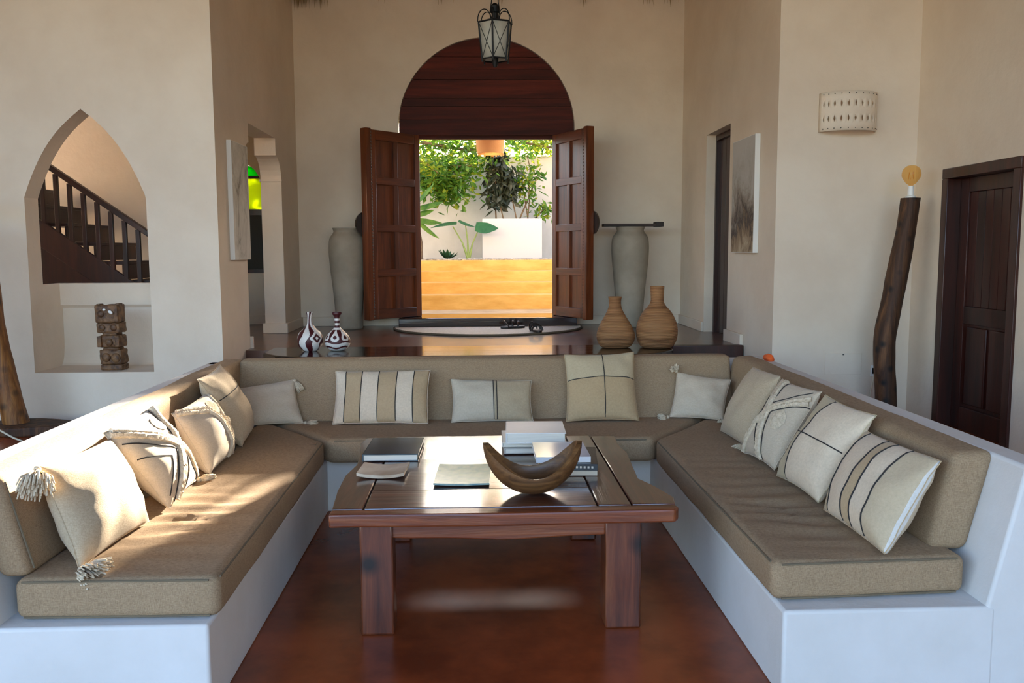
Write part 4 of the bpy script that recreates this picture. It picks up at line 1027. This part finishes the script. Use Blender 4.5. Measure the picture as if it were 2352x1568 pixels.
# ------------------------------------------------------------------ lantern
def lantern():
    cx, cy = .133, 6.0
    t = thing('hanging_lantern', 'black iron hexagonal lantern with crossed bars hanging in front of the door', 'lantern', (cx, cy, 2.72))
    zt, zb, rt, rb = .285, .05, .117, .092
    H_ = lambda k, r, z: Vector((r*math.cos(R(60*k+20)), r*math.sin(R(60*k+20)), z))
    FG = new_mat('frosted_lantern_glass')[0]; p = FG.node_tree.nodes['Principled BSDF']
    p.inputs['Base Color'].default_value = lin((196, 194, 180)); p.inputs['Roughness'].default_value = .5; p.inputs['Alpha'].default_value = .55
    for k in range(6):
        a, b = k, k+1
        bm = bmesh.new(); bm.faces.new([bm.verts.new(v) for v in (H_(a, rb*.98, zb), H_(b, rb*.98, zb), H_(b, rt*.98, zt), H_(a, rt*.98, zt))])
        o = obj('glass_pane', bm, FG, t); o.modifiers.new('t', 'SOLIDIFY').thickness = .002
        bm = bmesh.new(); bm_tube(bm, [H_(a, rb, zb-.02), H_(a, rt, zt)], .0055, 6); obj('corner_bar', bm, IRON, t)
        for s, e in (((a, rb, zb), (b, rt, zt)), ((b, rb, zb), (a, rt, zt))):
            bm = bmesh.new(); bm_tube(bm, [H_(*s), H_(*e)], .0022, 5); obj('cross_bar', bm, IRON, t)
        bm = bmesh.new(); bm_tube(bm, [H_(a, rt, zt), H_(b, rt, zt)], .006, 6); bm_tube(bm, [H_(a, rb, zb), H_(b, rb, zb)], .005, 6); obj('rim_bar', bm, IRON, t)
        bm = bmesh.new(); arc_ = []
        for i in range(11):
            th = math.pi*i/10; r = .117-.095*(i/10); arc_.append(H_(a, rt*(1.05-.0)-(rt-.025)*(.5-.5*math.cos(th)), zt+.075*math.sin(th)**.8+.02*(i/10)))
        bm_tube(bm, arc_, .0035, 6); obj('scroll', bm, IRON, t)
    bm = bmesh.new(); bm_lathe(bm, [(0, zt-.005), (.018, zt), (.022, zt+.03), (.022, zt+.065), (.032, zt+.07), (.032, zt+.11), (.012, zt+.13), (0, zt+.135)], 12); obj('crown', bm, IRON, t)
    bm = bmesh.new(); bm_lathe(bm, [(0, -.0), (.012, .002), (.02, .03), (.022, .07), (.006, .08), (.006, .18), (0, .18)], 12); obj('candle_holder', bm, IRON, t)
    for s in (-1, 1):
        bm = bmesh.new(); bm_tube(bm, [(s*.033, 0, zt+.075), (s*.022, 0, zt+.14), (s*.02, 0, zt+.20)], .0035, 6); obj('hanger', bm, IRON, t)
    for k in range(48):
        z = zt+.20+k*.046
        if 2.72+z > 5.15: break
        bm = bmesh.new(); M = Matrix.Translation((0, 0, z)) @ Matrix.Rotation(R(90*(k % 2)), 4, 'Z')
        bm_tube(bm, [(.014*math.cos(a), 0, .030*math.sin(a)) for a in [2*math.pi*i/12 for i in range(13)]], .0035, 5); bmesh.ops.transform(bm, matrix=M, verts=bm.verts); obj('chain_link', bm, IRON, t)
lantern()

# ------------------------------------------------------------------ garden beyond the door
YELL = simple('yellow_limewash', (226, 186, 108), .8, (206, 160, 80), 5, .3, 20, .006, stretch=(.6, 1, 2))
SAND = simple('pale_sand_ground', (206, 180, 136), .9, (184, 156, 112), 6)
GWALL = simple('garden_wall_white', (214, 214, 210), .85, (192, 192, 188), 1.4, .3, 12, .01)
bm = bmesh.new(); bm_box(bm, (-9, YB+.3, .2), (9, 12.6, .745)); struct(obj('ground_landing', bm, SAND), 'pale sandy landing outside the door', 'ground')
bm = bmesh.new(); bm_box(bm, (-40, 12.5, .2), (40, 60, 1.36)); struct(obj('ground_bed', bm, simple('garden_soil', (120, 96, 70), .95, (88, 68, 48), 9, .6, 30, .02)), 'raised garden bed behind the steps', 'ground')
bm = bmesh.new(); bm_box(bm, (-60, -60, -.6), (60, -3.2, -.05)); struct(obj('ground_terrace', bm, simple('terrace_sand', (196, 182, 156), .9, (176, 160, 130), 3)), 'pale terrace ground in front of the house', 'ground')
gs = thing('garden_steps', 'yellow limewashed steps climbing to the garden bed', 'steps', (0, 11.6, .745)); O = (0, 11.6, .745)
for k, (y, z) in enumerate(((11.2, .931), (11.55, 1.08), (11.9, 1.221), (12.25, 1.365))):
    bm = bmesh.new(); bm_box(bm, (-1.02 if k == 3 else -2.5, y, .70), (2.6, 12.52, z)); bevel_all(bm, .012, 2); obj('step', bm, YELL, gs, off=O)
bm = bmesh.new(); bm_box(bm, (-9, 14.2, 1.0), (9, 14.45, 3.0)); struct(obj('wall_garden', bm, GWALL), 'white garden boundary wall', 'wall')
rng = random.Random(9)
PEB = simple('pale_pebbles', (206, 196, 176), .9, (150, 138, 118), 18)
bm = bmesh.new()
for i in range(900):
    x, y = rng.uniform(-1.6, 2.4), 12.33+rng.random()**1.5*.8; r = rng.uniform(.012, .03)
    bmesh.ops.create_icosphere(bm, subdivisions=1, radius=r, matrix=Matrix.Translation((x, y, 1.362+r*.4)) @ Matrix.Diagonal((1, 1, .6, 1)))
tag(obj('gravel', bm, PEB), 'strip of pale pebbles above the yellow steps', 'gravel', kind='stuff')
pb = thing('garden_planter', 'white rectangular masonry planter against the garden wall', 'planter', (.53, 13.5, 1.362)); O = (.53, 13.5, 1.362)
bm = bmesh.new()
for lo, hi in (((.085, 13.25, 1.362), (.985, 13.33, 1.975)), ((.085, 13.85, 1.362), (.985, 13.93, 1.975)), ((.085, 13.33, 1.362), (.165, 13.85, 1.975)), ((.905, 13.33, 1.362), (.985, 13.85, 1.975))): bm_box(bm, lo, hi)
obj('box', bm, simple('planter_white', (216, 214, 210), .8), pb, off=O); box('soil', (.165, 13.33, 1.80), (.905, 13.85, 1.93), MATS['garden_soil'], pb, off=O)

LG = leaf_mat('leaf_mid_green', (58, 108, 34), (118, 160, 52), .5); LY = leaf_mat('leaf_yellow_green', (110, 150, 40), (196, 196, 60), .6)
LD = leaf_mat('leaf_dark', (38, 50, 34), (70, 76, 58), .2); LT = leaf_mat('leaf_taro', (52, 104, 60), (76, 132, 78), .25)
BARK = simple('grey_bark', (128, 108, 84), .9, (92, 74, 56), 10, .8, 40, .01)
def leaves(bm, rng, pos, d, L, W):
    """one folded pointed leaf"""
    d = d.normalized(); up = Vector((rng.gauss(0, .5), rng.gauss(0, .5), 1)).normalized()
    s = d.cross(up); s = s.normalized() if s.length > .05 else Vector((1, 0, 0)); u = s.cross(d)
    P0, P1, T = pos, pos+d*L*.5+u*L*.05, pos+d*L-u*L*.12
    a, b = P1+s*W-u*W*.35, P1-s*W-u*W*.35
    v = [bm.verts.new(q) for q in (P0, a, T, b, P1)]
    bm.faces.new((v[0], v[4], v[1])); bm.faces.new((v[1], v[4], v[2])); bm.faces.new((v[0], v[3], v[4])); bm.faces.new((v[3], v[2], v[4]))
def tree(name, label, base, branches, n, mat, L, seed, spread, group=None, droop=.3, mat2=None, frac2=0):
    t = thing(name, label, 'tree' if 'tree' in name else 'plant', base, group=group); rng = random.Random(seed); b0 = Vector(base)
    for pl, r in branches:
        bm = bmesh.new(); k = len(pl); bm_tube(bm, [Vector(p_)-b0 for p_ in pl], [r*(1-.6*i/(k-1)) for i in range(k)], 7); obj('branch', bm, BARK, t)
    for m_, cnt in ((mat, int(n*(1-frac2))), (mat2, int(n*frac2))):
        if not m_ or not cnt: continue
        bm = bmesh.new()
        for i in range(cnt):
            pl, r = branches[rng.randrange(len(branches))]
            f = rng.random()**.6*(len(pl)-1); k = min(int(f), len(pl)-2); q = Vector(pl[k]).lerp(Vector(pl[k+1]), f-k)
            if f < .8: continue
            q += Vector((rng.gauss(0, spread), rng.gauss(0, spread*.6), rng.gauss(0, spread*.6)))
            d = Vector((rng.gauss(0, 1), rng.gauss(0, .7), rng.gauss(-droop, .5)))
            l = L*rng.uniform(.6, 1.2); leaves(bm, rng, q-b0, d, l, l*.24)
        o = obj('foliage', bm, m_, t, smooth=False); o['kind'] = 'stuff'
    return t
tree('overhanging_tree', 'leafy tree hanging over the garden wall from the left', (-3.2, 14.9, 1.36),
     [([(-3.2, 14.9, 1.36), (-3.0, 14.8, 2.9), (-2.3, 14.5, 3.25), (-1.9, 14.1, 3.2), (-1.0, 13.8, 3.2), (-.3, 13.6, 3.05), (.25, 13.5, 2.98)], .05),
      ([(-3.0, 14.8, 2.9), (-2.5, 14.5, 3.2), (-2.0, 14.0, 3.0), (-1.3, 13.7, 2.85), (-.6, 13.5, 2.75), (-.05, 13.4, 2.78)], .04),
      ([(-3.0, 14.7, 2.8), (-2.0, 14.3, 3.3), (-.9, 14.0, 3.45), (-.1, 13.9, 3.42), (.6, 13.8, 3.35)], .04),
      ([(-1.3, 13.7, 2.85), (-.75, 13.4, 2.66), (-.5, 13.3, 2.5), (-.42, 13.3, 2.36)], .012), ([(-3.0, 14.8, 2.9), (-1.8, 14.9, 3.35), (-.8, 14.8, 3.4), (.2, 14.7, 3.35), (1.1, 14.7, 3.3)], .03)], 5200, LG, .13, 4, .20, 'garden trees', mat2=LY, frac2=.2)
tree('backlit_tree', 'yellow-green backlit tree rising behind the garden wall on the right', (2.6, 15.2, 1.36),
     [([(2.6, 15.2, 1.36), (2.3, 15.0, 2.9), (1.6, 14.6, 3.2), (.9, 14.3, 3.35)], .05), ([(2.4, 15.1, 2.8), (1.9, 14.6, 3.1), (1.3, 14.2, 3.12), (.7, 14.0, 3.2)], .04), ([(2.4, 15.1, 2.7), (2.5, 14.7, 3.2), (2.2, 14.4, 3.35)], .04)], 1100, LY, .12, 6, .16, 'garden trees', mat2=LG, frac2=.35)
tree('fern_sprig_tree', 'bright feathery green sprig at the left of the garden', (-1.9, 13.0, 1.36),
     [([(-1.9, 13.0, 1.36), (-1.7, 12.95, 2.4), (-1.2, 12.9, 2.85), (-.75, 12.9, 2.78), (-.55, 12.9, 2.62)], .02)], 420, LY, .08, 8, .09, 'garden trees', mat2=LG, frac2=.4)
tree('dark_leaved_shrub', 'dark purple-leaved shrub standing in the planter', (.36, 13.55, 1.93),
     [([(.30, 13.5, 1.93), (.28, 13.48, 2.3), (.30, 13.45, 2.7), (.34, 13.45, 3.05)], .014), ([(.42, 13.5, 1.93), (.34, 13.45, 2.25), (.40, 13.42, 2.6), (.30, 13.42, 2.9)], .012), ([(.62, 13.5, 1.93), (.52, 13.48, 2.4), (.44, 13.45, 2.75)], .012)], 620, LD, .17, 9, .075, droop=.75)
tree('green_leaved_shrub', 'bright green multi-stemmed shrub standing in the planter', (.75, 13.6, 1.93),
     [([(.64, 13.55, 1.93), (.80, 13.5, 2.3), (.82, 13.48, 2.75), (.75, 13.5, 3.05)], .014), ([(.78, 13.55, 1.93), (.82, 13.5, 2.35), (.98, 13.48, 2.75)], .012), ([(.80, 13.55, 1.93), (.72, 13.5, 2.4), (.68, 13.48, 2.8)], .012), ([(.86, 13.55, 1.93), (1.0, 13.5, 2.1), (1.12, 13.48, 2.15)], .01)], 430, LG, .12, 10, .10, mat2=LY, frac2=.3)
# elephant ear
def blade(bm, base, tip, side, W, fold=.25, heart=False, n=8):
    base, tip, side = Vector(base), Vector(tip), Vector(side).normalized(); ax = tip-base; nr = side.cross(ax).normalized()
    rows = []
    for i in range(n+1):
        t = i/n
        wd = W*(math.sin(math.pi*min(1, .12+t*.88))**.8 if not heart else (1-t)**.75*(.55+1.1*t if t < .5 else 1.1))
        c = base+ax*t+nr*(-.10*ax.length*t*t)
        rows.append((bm.verts.new(c+side*wd+nr*wd*fold), bm.verts.new(c), bm.verts.new(c-side*wd+nr*wd*fold)))
    for a, b in zip(rows[:-1], rows[1:]):
        bm.faces.new((a[0], a[1], b[1], b[0])); bm.faces.new((a[1], a[2], b[2], b[1]))
ee = thing('elephant_ear_plant', 'elephant ear plant with three big leaves on long stalks', 'plant', (-.137, 13.2, 1.37)); b0 = Vector((-.137, 13.2, 1.37))
for stalk, base, tip, side, W in (([(-.137, 13.2, 1.37), (-.22, 13.2, 1.62), (-.36, 13.18, 1.86)], (-.30, 13.18, 1.90), (-.70, 13.12, 1.87), (0, 1, .35), .13), ([(-.13, 13.2, 1.37), (-.14, 13.2, 1.65), (-.17, 13.2, 1.88)], (-.27, 13.22, 1.95), (-.03, 13.1, 1.82), (.2, 1, .35), .09), ([(-.12, 13.2, 1.37), (-.07, 13.2, 1.60), (.03, 13.17, 1.82)], (-.02, 13.18, 1.86), (.33, 13.02, 1.80), (.15, .55, .8), .15)):
    bm = bmesh.new(); bm_tube(bm, [Vector(s)-b0 for s in stalk], [.022, .012, .008], 7); obj('stalk', bm, simple('pale_stalk', (140, 160, 84), .6), ee)
    bm = bmesh.new(); blade(bm, Vector(base)-b0, Vector(tip)-b0, side, W, .12, True); obj('leaf', bm, LT, ee)
ag = thing('agave_plant', 'small dark agave rosette at the foot of the garden wall', 'plant', (-.45, 13.2, 1.365))
for k in range(14):
    a = k*2.4; e = .35+.6*((k*7) % 5)/5; d = Vector((math.cos(a)*math.cos(e), math.sin(a)*math.cos(e), math.sin(e)))
    bm = bmesh.new(); blade(bm, (0, 0, .01), d*.20, Vector((-math.sin(a), math.cos(a), 0)), .028, .3); obj('leaf', bm, leaf_mat('leaf_agave', (40, 78, 48), (66, 100, 66), .1) if 'leaf_agave' not in MATS else MATS['leaf_agave'], ag)
dp_ = thing('strap_leaf_plant', 'strap-leaved plant on a knobbly trunk beside the left door jamb', 'plant', (-.84, 12.5, 1.365)); b0 = Vector((-.84, 12.5, 1.365))
bm = bmesh.new(); bm_tube(bm, [(0, 0, 0), (.02, 0, .25), (-.03, 0, .55), (-.06, 0, .62)], [.07, .05, .04, .03], 9); obj('trunk', bm, BARK, dp_)
for base, tip in (((-.05, 0, .78), (.27, -.05, 1.06)), ((-.05, 0, .72), (.38, .0, .80)), ((-.05, 0, .64), (.24, .02, .69)), ((-.06, 0, .58), (.36, -.05, .50)), ((-.05, 0, .60), (.30, -.08, .28)), ((-.05, 0, .7), (-.4, 0, .9)), ((-.05, 0, .6), (-.4, .1, .5))):
    bm = bmesh.new(); blade(bm, base, tip, (0, .5, .9), .048, .25); obj('leaf', bm, LG, dp_)
# pendant basket shade in the porch
pd = thing('pendant_shade', 'woven basket pendant lampshade hanging outside above the door', 'lampshade', (.168, 10.4, 2.625)); 
m, nt, p = new_mat('translucent_woven_shade'); c_ = lin((232, 196, 146)); p.inputs['Base Color'].default_value = c_; p.inputs['Roughness'].default_value = .9
tl = nt.nodes.new('ShaderNodeBsdfTranslucent'); tl.inputs[0].default_value = c_; mx = nt.nodes.new('ShaderNodeMixShader'); mx.inputs[0].default_value = .3
add_bump(nt, p, noise_node(nt, coords(nt, (8, 8, 60)), 4), .8, .01)
nt.links.new(p.outputs[0], mx.inputs[1]); nt.links.new(tl.outputs[0], mx.inputs[2]); nt.links.new(mx.outputs[0], nt.nodes['Material Output'].inputs[0])
bm = bmesh.new(); bm_lathe(bm, smooth_prof([(.155, 0), (.165, .06), (.172, .2), (.165, .36), (.12, .44), (.03, .47)], 24), 36, cap=False); o = obj('shade', bm, m, pd, ang=180); o.modifiers.new('t', 'SOLIDIFY').thickness = .004
bm = bmesh.new(); rg = random.Random(2)
for k in range(110):
    a = rg.random()*6.283; r_ = .156; bm_tube(bm, [(r_*math.cos(a), r_*math.sin(a), .004), (r_*1.02*math.cos(a), r_*1.02*math.sin(a), -.012-.01*rg.random())], .0022, 3)
q = obj('fringe', bm, m, pd); q['kind'] = 'stuff'
bm = bmesh.new(); bm_tube(bm, [(0, 0, .465), (0, 0, .945)], .005, 6); obj('cord', bm, IRON, pd)
